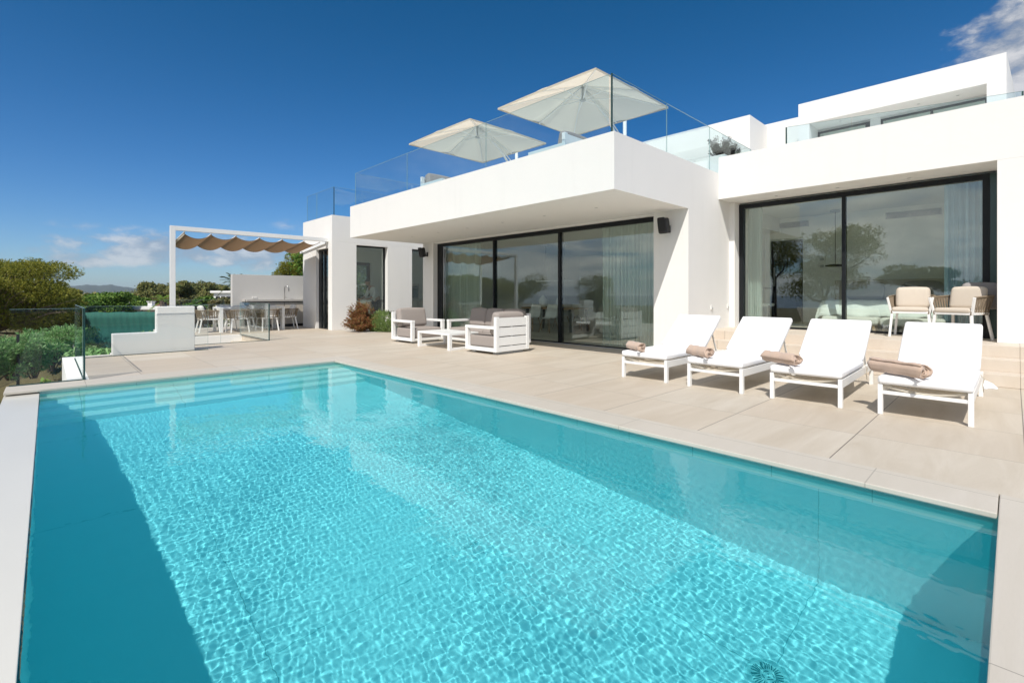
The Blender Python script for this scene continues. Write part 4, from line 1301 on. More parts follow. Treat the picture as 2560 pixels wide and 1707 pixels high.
# ------------------------------------------------------------------ roof terrace: parasols, seats, planter
def parasol(label, c, mast):
    t = thing('parasol', label, 'parasol', (c[0], c[1], ZT), 0, 'ivory parasols on the roof terrace')
    H, hw, rise = 6.0 - ZT, 1.55, .58
    pts = []

    def canopy(u, v):
        """square pyramid with ribs to corners and mid-sides, cloth slack between ribs"""
        a = 2 * math.pi * u + math.pi / 4
        k = 1 / max(abs(math.cos(a)), abs(math.sin(a)))
        x, y = hw * k * math.cos(a) * v, hw * k * math.sin(a) * v
        slack = abs(math.sin(4 * (a - math.pi / 4)))
        z = H + rise * (1 - v) ** 1.05 - .055 * slack * v * (1.2 - v) * 2 + .03 * v * (abs(math.sin(2 * (a))) < .3)
        return (x, y, z)
    cv = MB().sheet(canopy, 64, 10).build('canopy', M_CANVAS, t, smooth=False, weld=True)
    pass
    val = MB()
    for k in range(4):
        q = [Vector((hw * math.cos(a) * 1.4142, hw * math.sin(a) * 1.4142, 0)) for a in (math.pi / 4 + k * math.pi / 2, math.pi / 4 + (k + 1) * math.pi / 2)]
        n = 12
        for i in range(n):
            a, b = q[0].lerp(q[1], i / n), q[0].lerp(q[1], (i + 1) / n)
            za, zb = [H + .012 * math.sin(i_ / n * math.pi) for i_ in (i, i + 1)]
            val.add([(a.x, a.y, za - .045), (b.x, b.y, zb - .045), (b.x, b.y, zb + .004), (a.x, a.y, za + .004)], [(0, 1, 2, 3)])
    vo = val.build('valance', M_CANVAS, cv, weld=True); vo.modifiers.new('cloth', 'SOLIDIFY').thickness = .004
    MB().lathe([(.001, H + rise + .05), (.05, H + rise + .05), (.085, H + rise - .03), (.001, H + rise - .03)], 16).build('finial', M_CANVAS, cv)
    MB().tube([(0, 0, H + rise - .03), (0, 0, H + .20)], .03, 10).build('hub', M_PLINTH, t, smooth=True)
    MB().lathe([(.001, H + .17), (.075, H + .17), (.075, H + .22), (.001, H + .22)], 14).build('hub_ring', M_PLINTH, t)
    for k in range(8):
        a = k * math.pi / 4
        kk = 1 / max(abs(math.cos(a)), abs(math.sin(a)))
        e = Vector((hw * kk * math.cos(a), hw * kk * math.sin(a), H - .03)) * 1.0
        top = Vector((.05 * math.cos(a), .05 * math.sin(a), H + rise - .05))
        rb = MB().beam(top, top.lerp(e, .985), .022, .03).build('rib', M_ALU, t)
        MB().beam((.05 * math.cos(a), .05 * math.sin(a), H + .195), top.lerp(e, .50), .018, .022).build('strut', M_ALU, rb)
    mx, my = mast[0] - c[0], mast[1] - c[1]
    m = MB().tube([(mx, my, .03), (mx, my, 6.57 - ZT)], .052, 14).build('mast', M_ALU, t, smooth=True)
    MB().box(mx - .45, mx + .45, my - .45, my + .45, 0, .10).build('base', M_PLINTH, t, bevel=.01)
    hz = 5.28 - ZT
    h = MB(); h.box(mx - .13, mx + .075, my - .07, my + .07, hz - .11, hz + .10); h.tube([(mx - .02, my - .07, hz + .05), (mx + .04, my - .14, hz - .10), (mx, my - .12, hz - .22)], .02, 8)
    h.build('hinge', M_ALU, t, bevel=.01)
    ar = MB(); ar.tube([(mx - .10, my, hz + .05), (mx * .55, my * .55, H + .03), (.12, 0, H + rise - .10)], .036, 10)
    ar.build('arm', M_ALU, t, smooth=True)
    ct = MB(); ct.beam((mx - .05, my, hz + .30), (mx * .60, my * .6, H + .02), .02, .03); ct.build('brace', M_ALU, t)
    return t


parasol('near ivory square parasol above the corner of the roof terrace', (9.94, 7.70), (11.88, 7.70))
parasol('far ivory square parasol standing further along the roof terrace', (9.88, 11.86), (11.63, 11.86))

lounge_seat('lounge_armchair', 'white lounge armchair behind the roof glass below the near parasol', 'armchair', .98, (7.38, 6.22, ZT), math.pi, 1, 'white lounge armchairs on the roof terrace')
lounge_seat('lounge_armchair', 'white lounge armchair behind the roof glass below the far parasol', 'armchair', .98, (7.38, 10.08, ZT), 0.0, 1, 'white lounge armchairs on the roof terrace')


# ------------------------------------------------------------------ foliage
def leaf_cloud(blobs, n, size, seed=0, up=0.35, aspect=0.5, fill=0.55):
    """n small leaf blades spread through ellipsoid clumps (cx,cy,cz,rx,ry,rz); returns verts, quads"""
    r = np.random.default_rng(seed)
    B = np.array(blobs, dtype=float)
    w = (B[:, 3] * B[:, 4] * B[:, 5]) ** (2 / 3); w /= w.sum()
    k = r.choice(len(B), n, p=w)
    d = r.normal(size=(n, 3)); d /= np.linalg.norm(d, axis=1)[:, None]
    rad = fill + (1 - fill) * r.random(n) ** 0.6
    rad *= 1 + np.clip(0.14 * r.normal(size=n), -.3, .2)
    c = B[k, :3] + d * B[k, 3:6] * rad[:, None]
    nn = d * 0.6 + r.normal(size=(n, 3)) * 0.6 + np.array([0, 0, up])
    nn /= np.linalg.norm(nn, axis=1)[:, None]
    t = np.cross(nn, r.normal(size=(n, 3))); t /= np.linalg.norm(t, axis=1)[:, None]
    b = np.cross(nn, t)
    s = size * (0.6 + 0.8 * r.random(n))[:, None]
    v = np.stack([c - t * s, c - b * s * aspect + nn * s * .12, c + t * s, c + b * s * aspect + nn * s * .12], 1).reshape(-1, 3)
    f = np.arange(n * 4).reshape(n, 4)
    return v, f


def tufts(blobs, n, size, per=7, seed=0, width=0.10, up=0.5, fill=0.6):
    """needle or blade tufts: each a little fan of narrow blades"""
    r = np.random.default_rng(seed)
    B = np.array(blobs, dtype=float)
    w = (B[:, 3] * B[:, 4] * B[:, 5]) ** (2 / 3); w /= w.sum()
    k = r.choice(len(B), n, p=w)
    d = r.normal(size=(n, 3)); d /= np.linalg.norm(d, axis=1)[:, None]
    rad = (fill + (1 - fill) * r.random(n) ** 0.6) * (1 + 0.12 * r.normal(size=n))
    c = B[k, :3] + d * B[k, 3:6] * rad[:, None]
    ax = d + np.array([0, 0, up]); ax /= np.linalg.norm(ax, axis=1)[:, None]
    c = np.repeat(c, per, 0); ax = np.repeat(ax, per, 0)
    m = len(c)
    dr = ax + r.normal(size=(m, 3)) * 0.55; dr /= np.linalg.norm(dr, axis=1)[:, None]
    sd = np.cross(dr, r.normal(size=(m, 3))); sd /= np.linalg.norm(sd, axis=1)[:, None]
    L = size * (0.6 + 0.7 * r.random(m))[:, None]
    v = np.stack([c, c + dr * L * .5 - sd * L * width, c + dr * L, c + dr * L * .5 + sd * L * width], 1).reshape(-1, 3)
    return v, np.arange(m * 4).reshape(m, 4)


def crown_blobs(c, rx, ry, rz, n, seed, flat=0.75, bs=0.42):
    r = random.Random(seed)
    out = []
    for i in range(n):
        a = r.uniform(0, 2 * math.pi); q = math.sqrt(r.random()) * .8
        h = r.uniform(-.55, .75)
        q *= math.sqrt(max(.1, 1 - h * h * .8))
        s = bs * r.uniform(.65, 1.25)
        out.append((c[0] + rx * q * math.cos(a), c[1] + ry * q * math.sin(a), c[2] + rz * h, rx * s, ry * s, rz * s * flat))
    return out


def tree(name, label, cat, base, crown_c, crown_r, nblob, nleaf, lsize, lmat, seed, kind='leaf', group=None, trunk_r=.16, limbs=6, lean=(0, 0), bare=0, bs=0.42, fill=0.55, flat=.75):
    t = thing(name, label, cat, base, 0, group)
    r = random.Random(seed)
    cz = crown_c[2] - base[2]
    c = (crown_c[0] - base[0], crown_c[1] - base[1], cz)
    bl = crown_blobs(c, *crown_r, nblob, seed, bs=bs, flat=flat)
    tr = MB()
    fork = Vector((c[0] * .5 + lean[0], c[1] * .5 + lean[1], max(.25, cz - crown_r[2] * .75)))
    tr.tube([(0, 0, -.3), (fork.x * .35 + .06, fork.y * .3, fork.z * .45), tuple(fork)], [trunk_r * 1.25, trunk_r, trunk_r * .75], 8)
    for i in range(min(limbs, len(bl))):
        b = bl[i]
        e = Vector(b[:3]); mid = fork.lerp(e, .5) + Vector((r.uniform(-.1, .1), r.uniform(-.1, .1), -.12)) * crown_r[0] * .5
        tr.tube([tuple(fork), tuple(mid), tuple(e)], [trunk_r * .5, trunk_r * .3, trunk_r * .09], 6)
    tr.build('trunk', M_BARK, t, smooth=True)
    if bare:
        tw = MB()
        for i in range(bare):
            b = bl[r.randrange(len(bl))]
            e = Vector(b[:3]) + Vector((r.uniform(-1, 1) * b[3], r.uniform(-1, 1) * b[4], r.uniform(-1.9, .1) * b[5]))
            s = fork.lerp(e, r.uniform(.15, .5)); mid = s.lerp(e, .55) + Vector((r.uniform(-.15, .15), r.uniform(-.15, .15), r.uniform(-.05, .2)))
            q = r.uniform(.010, .030)
            tw.tube([tuple(s), tuple(mid), tuple(e)], [q, q * .7, q * .25], 4)
        tw.build('twigs', M_TWIG, t)
    v, f = (tufts(bl, nleaf, lsize, seed=seed, fill=fill) if kind == 'tuft' else leaf_cloud(bl, nleaf, lsize, seed, fill=fill))
    np_mesh('crown', v, f, lmat, t)
    return t


def px_tree(name, label, cat, px, d, top, hw, lmat, seed, nleaf=2600, lsize=.10, nblob=16, kind='leaf', group=None, low=None, depthk=1.0, **k):
    """a tree surveyed from the photo: crown half-width hw px, top px row, at real distance d"""
    x, y = at(px, d)
    zt = 1.2 + (735 - top) * d / 1207
    rw = hw * d / 1207
    gz_ = ground_z(x, y)
    zl = (1.2 + (735 - low) * d / 1207) if low else gz_ + (zt - gz_) * .28
    rz = (zt - zl) / 2
    return tree(name, label, cat, (x, y, gz_), (x, y, (zt + zl) / 2), (rw, rw * depthk, rz), nblob, nleaf, lsize, lmat, seed, kind, group, **k)


def garden():
    # --- big pine at the left edge of the view, with bare lower twigs
    px_tree('pine_tree', 'large spreading pine at the far left edge, showing bare twigs under its crown', 'tree', -30, 16, 632, 185, L_PINE, 3, 30000, .075, 58, 'tuft', None, 860, bare=420, trunk_r=.2, limbs=24, bs=.24, fill=.4)
    px_tree('pine_tree', 'smaller pine directly right of the large spreading pine at the left edge', 'tree', 128, 19, 698, 66, L_PINE, 8, 9500, .075, 20, 'tuft', None, 850, bare=90, trunk_r=.14, limbs=12, bs=.30, fill=.35)
    # --- broad-leaved bushes behind the green screen
    g = 'broad-leaved bushes behind the green fence screen'
    for i, (px, d, top, hw, lab) in enumerate(((192, 27, 746, 42, 'broad-leaved bush just right of the smaller pine, above the fence'), (240, 31, 738, 36, 'rounded broad-leaved bush between the pine and the chimney roof'),
                                               (285, 30, 731, 40, 'tallest broad-leaved bush, below the right end of the blue headland'), (335, 32, 740, 36, 'broad-leaved bush above the roof with the white chimney'), (150, 25, 770, 36, 'low broad-leaved bush behind the left end of the green screen'))):
        px_tree('broadleaf_bush', lab, 'bush', px, d, top, hw, L_FIG, 20 + i, 7000, .085, 20, 'leaf', g, 800, trunk_r=.08, limbs=6, bs=.45)
    px_tree('fern_bush', 'bright green feathery bush in front of the left pines behind the glass', 'bush', 118, 20, 790, 38, L_BRIGHT, 31, 3500, .07, 12, 'tuft', None, 830, trunk_r=.05, limbs=4)
    # --- dry scrub below the far pines
    g = 'scrubby bushes before the far pines'
    for i, (px, top, hw, m, lab) in enumerate(((395, 744, 34, L_DRY, 'dry yellowish bush just left of the pergola post'), (452, 742, 34, L_DRY, 'dry yellowish bush just right of the pergola post'), (505, 738, 34, L_FIG, 'greener bush midway between the pergola post and the palm'), (555, 745, 32, L_DRY, 'dry bush below the small white house'), (610, 745, 34, L_DRY, 'dry bush behind the left end of the outdoor kitchen wall'))):
        px_tree('scrub_bush', lab, 'bush', px, 33, top, hw, m, 40 + i, 5000, .085, 14, 'leaf', g, 790, trunk_r=.06, limbs=5)
    px_tree('flowering_bush', 'dark bush with purple flowers behind the dining chairs', 'bush', 500, 24, 766, 42, L_PURP, 51, 4500, .065, 14, 'leaf', None, 815, trunk_r=.06, limbs=5)
    # --- far pines, one by one
    g = 'rounded pines in the far tree line'
    for i, (px, d, top, hw, lab) in enumerate(((170, 46, 723, 27, 'far rounded pine below the left end of the headland, yellowish top'), (232, 60, 728, 22, 'far dark pine hidden low behind the bushes under the headland'),
                                               (368, 48, 706, 27, 'far pine with a pointed dark crown left of the pergola post'), (402, 52, 711, 24, 'far pine close left of the pergola post'), (446, 50, 703, 32, 'tallest far pine, broad crown right of the pergola post'),
                                               (487, 55, 705, 26, 'far pine third to the right of the pergola post'), (520, 50, 707, 26, 'far pine with a dark side left of the palm'), (552, 56, 712, 24, 'far pine just left of the palm top'), (612, 58, 714, 26, 'far pine partly hidden by the outdoor kitchen wall'))):
        px_tree('pine_tree', lab, 'tree', px, d, top, hw, L_PINED, 60 + i, 7000, .115, 26, 'leaf', g, 768, trunk_r=.2, limbs=6, bs=.40)
    px_tree('pine_tree', 'pine standing behind the outdoor kitchen wall beside the villa corner', 'tree', 733, 27, 630, 44, L_PINE, 77, 5200, .09, 18, 'tuft', None, 715, bare=20, trunk_r=.15, limbs=8, bs=.42)
    # tree belt behind them: nobody could count it
    r = random.Random(9)
    bl = []
    for i in range(150):
        px = r.uniform(-60, 760); d = r.uniform(62, 105)
        x, y = at(px, d); zt = 1.2 + (735 - (r.uniform(714, 738) if px > 345 else r.uniform(730, 742))) * d / 1207
        s = r.uniform(1.6, 3.2)
        bl.append((x, y, zt - s * .8, s, s, s * .8))
    for i in range(70):
        px = r.uniform(100, 700); d = r.uniform(36, 60)
        x, y = at(px, d); zt = 1.2 + (735 - r.uniform(732, 762)) * d / 1207
        s = r.uniform(1.0, 1.9)
        bl.append((x, y, zt - s * .8, s, s, s * .8))
    v, f = leaf_cloud(bl, 70000, .16, 5)
    tag(np_mesh('woodland', v, f, L_PINED), kind='stuff')
    # --- palms
    def palm(label, px, d, top, trunk_base, n, L, lmat, seed, fan=False):
        p = at(px, d, top)
        gz_ = ground_z(p.x, p.y)
        t = thing('palm_tree', label, 'palm', (p.x, p.y, gz_), 0)
        h = p.z - gz_
        MB().tube([(0, 0, -.2), (.05, 0, h * .5), (0, 0, h)], [.20, .15, .17], 9).build('trunk', M_BARK, t, smooth=True)
        rr = random.Random(seed)
        mb = MB()
        for i in range(n):
            a = 2 * math.pi * i / n + rr.uniform(-.2, .2); el = rr.uniform(-.5, 1.25); Lq = L * rr.uniform(.8, 1.1)
            dr = Vector((math.cos(a) * math.cos(el), math.sin(a) * math.cos(el), math.sin(el)))
            sd = Vector((-math.sin(a), math.cos(a), 0))
            prev = Vector((0, 0, h))
            m = 9
            for j in range(m):
                q = (j + 1) / m
                pt = Vector((0, 0, h)) + dr * Lq * q + Vector((0, 0, -Lq * .45 * q * q))
                mb.beam(prev, pt, .02, .012)
                if j > 1:
                    for s in (-1, 1):
                        e = pt + (sd * s * .75 + dr * .55 + Vector((0, 0, -.25))) * Lq * .30 * (1.1 - .6 * q)
                        w = (dr * .03 * Lq)
                        mb.add([pt - w * .5, pt + w * .5, e], [(0, 1, 2)])
                        pm = pt.lerp(prev, .5); em = e - dr * Lq * .05
                        mb.add([pm - w * .5, pm + w * .5, em], [(0, 1, 2)])
                prev = pt
        mb.build('crown', lmat, t)
    palm('palm with a slim trunk beside the left end of the outdoor kitchen wall', 586, 30, 708, 0, 26, 1.15, L_PALM, 2)
    palm('low palm with bright fronds just left of the pergola post', 408, 28, 752, 0, 18, .85, L_BRIGHT, 4)

    # --- neighbours' houses
    def house(label, px0, px1, d, top, bottom, chimney=None, mat=M_WALL, roof=None):
        a, b = at(px0, d), at(px1, d + .02)
        ctr = Vector(((a[0] + b[0]) / 2, (a[1] + b[1]) / 2, 0))
        zt = 1.2 + (735 - top) * d / 1207
        gz_ = ground_z(ctr.x, ctr.y) - .3
        w = math.hypot(b[0] - a[0], b[1] - a[1])
        t = thing('neighbour_house', label, 'house', (ctr.x, ctr.y, gz_), math.atan2(b[1] - a[1], b[0] - a[0]))
        h = zt - gz_
        MB().box(-w / 2, w / 2, 0, 5.5, 0, h - .22).build('wall', mat, t)
        rf = MB().box(-w / 2 - .2, w / 2 + .2, -.25, 5.7, h - .218, h).build('roof', roof or mat, t, bevel=.03)
        return t, w, h, rf
    t, w, h, rf = house('low white flat-roofed house beyond the green screen, with a small white chimney', 252, 392, 31, 766, 785)
    cx = (368 - 322) / 1207 * 31
    MB().box(cx - .14, cx + .14, .2, .5, h + .002, h + .20).build('chimney', M_WALL, rf, bevel=.03)
    ck = MB()
    for q in (-.10, .10): ck.box(cx + q - .05, cx + q + .05, .21, .49, h + .202, h + .29)
    ck.box(cx - .18, cx + .18, .16, .54, h + .292, h + .33)
    ck.build('chimney_cap', M_WALL, rf)
    MB().box(cx - 1.75, cx - 1.45, .4, .7, h + .002, h + .28).build('vent', M_TAUPEWALL, rf)
    MB().box(cx - 1.2, cx + .6, .8, 3.8, h + .002, h + .12).build('roof_tiles', M_ROOFT, rf)
    t, w, h, rf = house('small white house between the far pines and the palm', 534, 582, 47, 727, 752)
    wn = MB()
    for q in (-.55, 0, .55): wn.box(q * w / 2 - .2, q * w / 2 + .2, -.02, -.003, h - 1.25, h - .55)
    wn.build('window', M_DARK, t)
    MB().box(-w / 2, w / 2, -.9, -.021, h - 1.55, h - 1.42).build('balcony', M_WALL, t)

    # --- green privacy screen and its fence posts
    a, b = Vector((*at(166, 19.6), 0)), Vector((*at(397, 20.4), 0))
    t = thing('privacy_screen', 'long dark green cloth screen on a wire fence behind the stepped wall', 'fence', (a.x, a.y, ground_z(a.x, a.y)), math.atan2(b.y - a.y, b.x - a.x))
    w = (b - a).length; h = .45 - ground_z(a.x, a.y)

    def fn(u, v): return (u * w, .02 * math.sin(u * 40) * (1 - v) + .012 * math.sin(u * 90 + 5 * v), .06 + v * (h - .06 + .012 * math.sin(u * 25)))
    cl = MB().sheet(fn, 160, 6).build('cloth', M_SCREEN, t, smooth=True)
    cl.modifiers.new('cloth', 'SOLIDIFY').thickness = .006
    for q in np.linspace(0, 1, 6):
        MB().box(q * w - .03, q * w + .03, .035, .085, -.2, h + .05).build('post', M_FRAME_G, t)

    # --- dark wire fence and gate on the left
    p1, p2 = Vector((-.542, 17.66, 0)), Vector((.29, 21.4, 0))
    d = (p2 - p1); d.normalize()
    p0 = p1 - d * 2.6
    t = thing('wire_fence', 'dark wire mesh fence with square posts among the oleanders', 'fence', (p1.x, p1.y, -1.05), 0)
    w_ = MB()
    for s0, s1 in ((p0, p1), (p1, p2)):
        L = (s1 - s0).length; n = int(L / .055)
        for i in range(1, n):
            q = s0.lerp(s1, i / n) - p1
            w_.beam(q + Vector((0, 0, .05)), q + Vector((0, 0, 1.12)), .0035, .0035)
        for z in (.06, .40, .75, 1.11): w_.beam(s0 - p1 + Vector((0, 0, z)), s1 - p1 + Vector((0, 0, z)), .006, .006)
    w_.build('wire_mesh', M_FRAME_G, t)
    for q in (p0, p1, p2):
        MB().beam(q - p1 + Vector((0, 0, -.2)), q - p1 + Vector((0, 0, 1.22)), .06, .06).build('post', M_FRAME_G, t)
    g0 = p2 + Vector((.06, .04, 0)); g1 = Vector((*at(186, 15.4), 0))
    t = thing('garden_gate', 'dark wire garden gate with a white latch, behind the glass corner', 'gate', (g0.x, g0.y, -1.0), 0)
    fr = MB()
    for z in (.10, .62, 1.16): fr.beam(Vector((0, 0, z)), g1 - g0 + Vector((0, 0, z)), .035, .035)
    for q in (0, 1): fr.beam((g1 - g0) * q + Vector((0, 0, .05)), (g1 - g0) * q + Vector((0, 0, 1.18)), .04, .04)
    fr.build('frame', M_FRAME_G, t)
    wm = MB()
    for i in range(1, 22):
        q = (g1 - g0) * (i / 22); wm.beam(q + Vector((0, 0, .1)), q + Vector((0, 0, 1.16)), .005, .005)
    wm.build('wire_mesh', M_FRAME_G, t)
    q = (g1 - g0) * .93; MB().beam(q + Vector((0, -.05, .50)), q + Vector((0, -.05, .64)), .03, .03).build('latch', M_SOCK, t)

    # --- oleanders in the left bed, each a plant
    def oleander(label, x, y, rx, h, seed, n=330, size=.10):
        gz_ = ground_z(x, y)
        t = thing('oleander_shrub', label, 'shrub', (x, y, gz_), 0, 'oleander shrubs along the wire fence')
        bl = crown_blobs((0, 0, h * .50), rx, rx, h * .5, 12, seed, bs=.5)
        st = MB()
        for b in bl: st.tube([(b[0] * .15, b[1] * .15, -.05), (b[0] * .6, b[1] * .6, b[2] * .6), b[:3]], [.018, .014, .006], 5)
        st.build('stems', M_BARK, t)
        v, f = tufts(bl, n * 3, size, 8, seed, .10, .8, .35)
        np_mesh('leaves', v, f, L_OLEA, t)
    for i, (px, d, rx, h, n, lab) in enumerate(((-30, 11.8, .60, 1.08, 300, 'oleander at the frame edge left of the first fence post'), (28, 12.9, .66, 1.18, 340, 'oleander just behind the first fence post'),
                                               (84, 13.2, .72, 1.22, 380, 'oleander midway between the two dark fence posts'), (128, 14.4, .66, 1.25, 360, 'oleander against the second fence post'), (190, 17.0, .75, 1.2, 320, 'oleander seen through the garden gate'))):
        x, y = at(px, d); oleander(lab, x, y, rx, h, i + 1, n)
    oleander('oleander poking above the low part of the stepped wall', 2.2, 18.2, .62, 1.02, 5, 330)
    oleander('small oleander in the bed below the white retaining wall', -.15, 11.6, .30, .45, 7, 160, .07)
    # low climber and weeds near the wall
    def shrublet(label, x, y, r_, h, mat, seed, n, size):
        gz_ = ground_z(x, y)
        t = thing('low_shrub', label, 'shrub', (x, y, gz_))
        bl = crown_blobs((0, 0, h * .5), r_, r_, h * .5, 6, seed, bs=.5)
        st = MB()
        for b in bl: st.tube([(0, 0, -.05), (b[0] * .5, b[1] * .5, b[2] * .6), b[:3]], .008, 4)
        st.build('stems', M_BARK, t)
        v, f = leaf_cloud(bl, n, size, seed); np_mesh('leaves', v, f, mat, t)
    shrublet('small upright green shrub against the white retaining wall', -.02, 10.9, .20, .85, L_FIG, 3, 500, .045)
    shrublet('pale straggly shrub below the green screen, right of the glass corner', 1.1, 17.6, .8, .85, L_OLEA, 5, 900, .07)
    shrublet('yellow-green shrub hard by the left end of the pool coping', -.75, 9.6, .35, .85, L_BRIGHT, 6, 700, .05)
    # ground cover in the bed
    rr = np.random.default_rng(3)
    bl = [(rr.uniform(-2.4, .15), rr.uniform(8.5, 14.0), -1.0, .12, .12, .10) for _ in range(300)]
    v, f = tufts(bl, 4200, .11, 6, 3, .06, 1.2, .2)
    tag(np_mesh('ground_cover', v, f, L_DRY), kind='stuff')

    # --- trees across the pool, mirrored in the panes
    g = 'trees below the pool terrace mirrored in the glass'
    def pool_tree(label, x, y, top, rw, rz, seed, n, mat=L_PINE, kind='tuft', sz=.2, nb=16, **k):
        gz_ = ground_z(x, y)
        tree('pine_tree', label, 'tree', (x, y, gz_), (x, y, top - rz), (rw, rw, rz), nb + 8, n * 3, sz * .62, mat, seed, kind, g, trunk_r=.16, limbs=9, **k)
    pool_tree('round bushy tree mirrored in the right living room pane', -15, 24, 2.7, 1.7, 1.5, 101, 1700, sz=.15)
    pool_tree('dark tree mirrored in the left living room pane', -12, 30.5, 3.2, 2.4, 1.6, 102, 1500)
    pool_tree('tall pine mirrored in the left bedroom pane', -14, 11.4, 6.6, 1.7, 2.5, 103, 1700)
    pool_tree('leaning pine mirrored across the bedroom mullion', -15, 7.7, 5.6, 2.3, 1.7, 104, 1700)
    pool_tree('bushy pine mirrored below the leaning one', -17, 9.2, 3.4, 2.6, 1.6, 105, 1600)
    pool_tree('umbrella pine mirrored in the right bedroom pane', -16, 3.9, 2.9, 1.9, .8, 106, 1500)
    pool_tree('low pine mirrored at the right end of the bedroom glass', -18, -.5, 2.3, 2.4, 1.2, 107, 1400)


garden()


# ------------------------------------------------------------------ shrubs in the gravel bed, heather on the roof
def bed_shrubs():
    t = thing('rust_shrub', 'rust-red twiggy shrub in the white gravel by the kitchen wing', 'shrub', (7.16, 14.35, .012))
    r = random.Random(2)
    st = MB(); tips = []
    for i in range(120):
        a = r.uniform(0, 2 * math.pi); e = r.uniform(.15, 1.45); L = r.uniform(.45, .92)
        d = Vector((math.cos(a) * math.cos(e), math.sin(a) * math.cos(e), math.sin(e)))
        k = Vector((.62, .62, 1.0))
        q = [Vector((0, 0, 0)) + Vector((d.x * k.x, d.y * k.y, d.z * k.z)) * L * s + Vector((0, 0, .05 * s)) for s in (.05, .5, 1)]
        st.tube([tuple(p) for p in q], [.007, .005, .002], 4)
        for s in np.linspace(.35, 1.02, 8): tips.append(q[0].lerp(q[2], float(s)))
    st.build('stems', M_BARK, t)
    bl = [(p.x, p.y, p.z, .055, .055, .055) for p in tips]
    v, f = tufts(bl, 5200, .075, 4, 3, .10, .9, .2)
    np_mesh('leaves', v, f, L_RED, t)
    t = thing('ball_shrub', 'rounded grey-green shrub beside the rust-red one', 'shrub', (7.84, 14.05, .012))
    st = MB()
    for i in range(24):
        a = 2 * math.pi * i / 24; st.tube([(0, 0, 0), (.2 * math.cos(a), .2 * math.sin(a), .2)], .006, 4)
    st.build('stems', M_BARK, t)
    bl = [(0, 0, .26, .47, .47, .36)] + [(.36 * math.cos(a), .36 * math.sin(a), .15, .16, .16, .15) for a in np.linspace(0, 6.0, 9)]
    v, f = tufts(bl, 5200, .06, 4, 7, .10, .5, .80)
    np_mesh('leaves', v, f, L_BALL, t)
    # planter with two heathers
    t = thing('planter_box', 'white planter box behind the roof terrace glass', 'planter', (11.25, 4.63, ZT))
    p = MB(); p.box(0, 1.9, 0, .04, 0, .98); p.box(0, 1.9, .46, .5, 0, .98); p.box(0, .04, .041, .459, 0, .98); p.box(1.86, 1.9, .041, .459, 0, .98)
    p.build('box', M_WALL, t); MB().box(.041, 1.859, .041, .459, .5, .93).build('soil', M_SOIL, t)
    for i, (x, lab, n) in enumerate(((.42, 'larger dark heather at the near end of the roof planter', 420), (1.15, 'thinner dark heather at the far end of the roof planter', 260))):
        h = thing('heather', lab, 'plant', (11.25 + x, 4.88, ZT + .93), 0, 'heathers in the roof planter')
        st = MB(); bl = []
        for k in range(34):
            a = r.uniform(0, 2 * math.pi); q = r.uniform(.05, .36 - .06 * i); z = r.uniform(.22, .50)
            st.tube([(0, 0, -.02), (q * .6 * math.cos(a), q * .5 * math.sin(a), z * .6), (q * math.cos(a), q * .7 * math.sin(a), z)], .006, 4)
            for s in (.6, .8, 1.0): bl.append((q * s * math.cos(a), q * .7 * s * math.sin(a), z * s, .045, .045, .07))
        st.build('stems', M_BARK, h)
        v, f = tufts(bl, n * 3, .036, 6, 5 + i, .16, 1.0, .2); np_mesh('leaves', v, f, L_HEATH, h)


bed_shrubs()


# ------------------------------------------------------------------ inside the rooms
def curtain(label, mat, x, y0, y1, z0, z1, waves, amp, axis='x', seed=0, gather=0.0):
    r = random.Random(seed); ph = r.uniform(0, 6)

    def fn(u, v):
        y = y0 + (y1 - y0) * u
        k = 1 - gather * math.sin(math.pi * v) ** 2 * .3
        yc = (y0 + y1) / 2
        y = yc + (y - yc) * k
        xx = x + amp * math.sin(2 * math.pi * waves * u + ph + .5 * math.sin(3 * v)) * (.8 + .2 * v) + amp * .4 * math.sin(2 * math.pi * waves * 2.3 * u + 1)
        return (xx, y, z0 + (z1 - z0) * v)
    o = MB().sheet(fn, int(waves * 14), 12).build('curtain', mat, None, smooth=True)
    return tag(o, label, 'curtain')


curtain('sheer pale green curtain at the right end of the living room door', M_SHEER, 9.30, 5.15, 6.62, .03, 2.76, 15, .045, seed=1)
curtain('sheer pale green curtain at the left end of the living room door', M_SHEER, 9.30, 11.0, 12.95, .03, 2.76, 18, .045, seed=2)
curtain('pale blue curtain at the right end of the bedroom glass', M_BLUEC, 11.35, .25, .85, .49, 3.12, 7, .05, seed=3)
curtain('pale sheer curtain at the left end of the bedroom glass', M_SHEER, 11.35, 3.86, 4.14, .49, 3.12, 6, .05, seed=4)


def pendant(label, x, y, ztop, zl, rad, mat):
    t = thing('pendant_lamp', label, 'lamp', (x, y, zl), 0)
    MB().lathe([(.001, ztop - zl - .05), (.10, ztop - zl - .05), (.10, ztop - zl - .002), (.001, ztop - zl - .002)], 20).build('ceiling_rose', M_PLINTH, t)
    MB().tube([(0, 0, .03), (0, 0, ztop - zl - .05)], .006, 6).build('cable', M_BLACK, t)
    MB().lathe([(.001, .03), (rad * .5, .03), (rad, .012), (rad, -.015), (rad * .9, -.02), (.001, .0)], 36).build('shade', mat, t, smooth=False)


pendant('left flat white pendant lamp over the indoor dining table', 11.9, 10.75, 2.828, 1.62, .33, M_ALU)
pendant('right flat white pendant lamp over the indoor dining table', 11.9, 9.95, 2.828, 1.62, .33, M_ALU)
pendant('flat black pendant lamp hanging beside the bed', 13.4, 2.92, 3.183, 1.87, .20, M_BLACK)


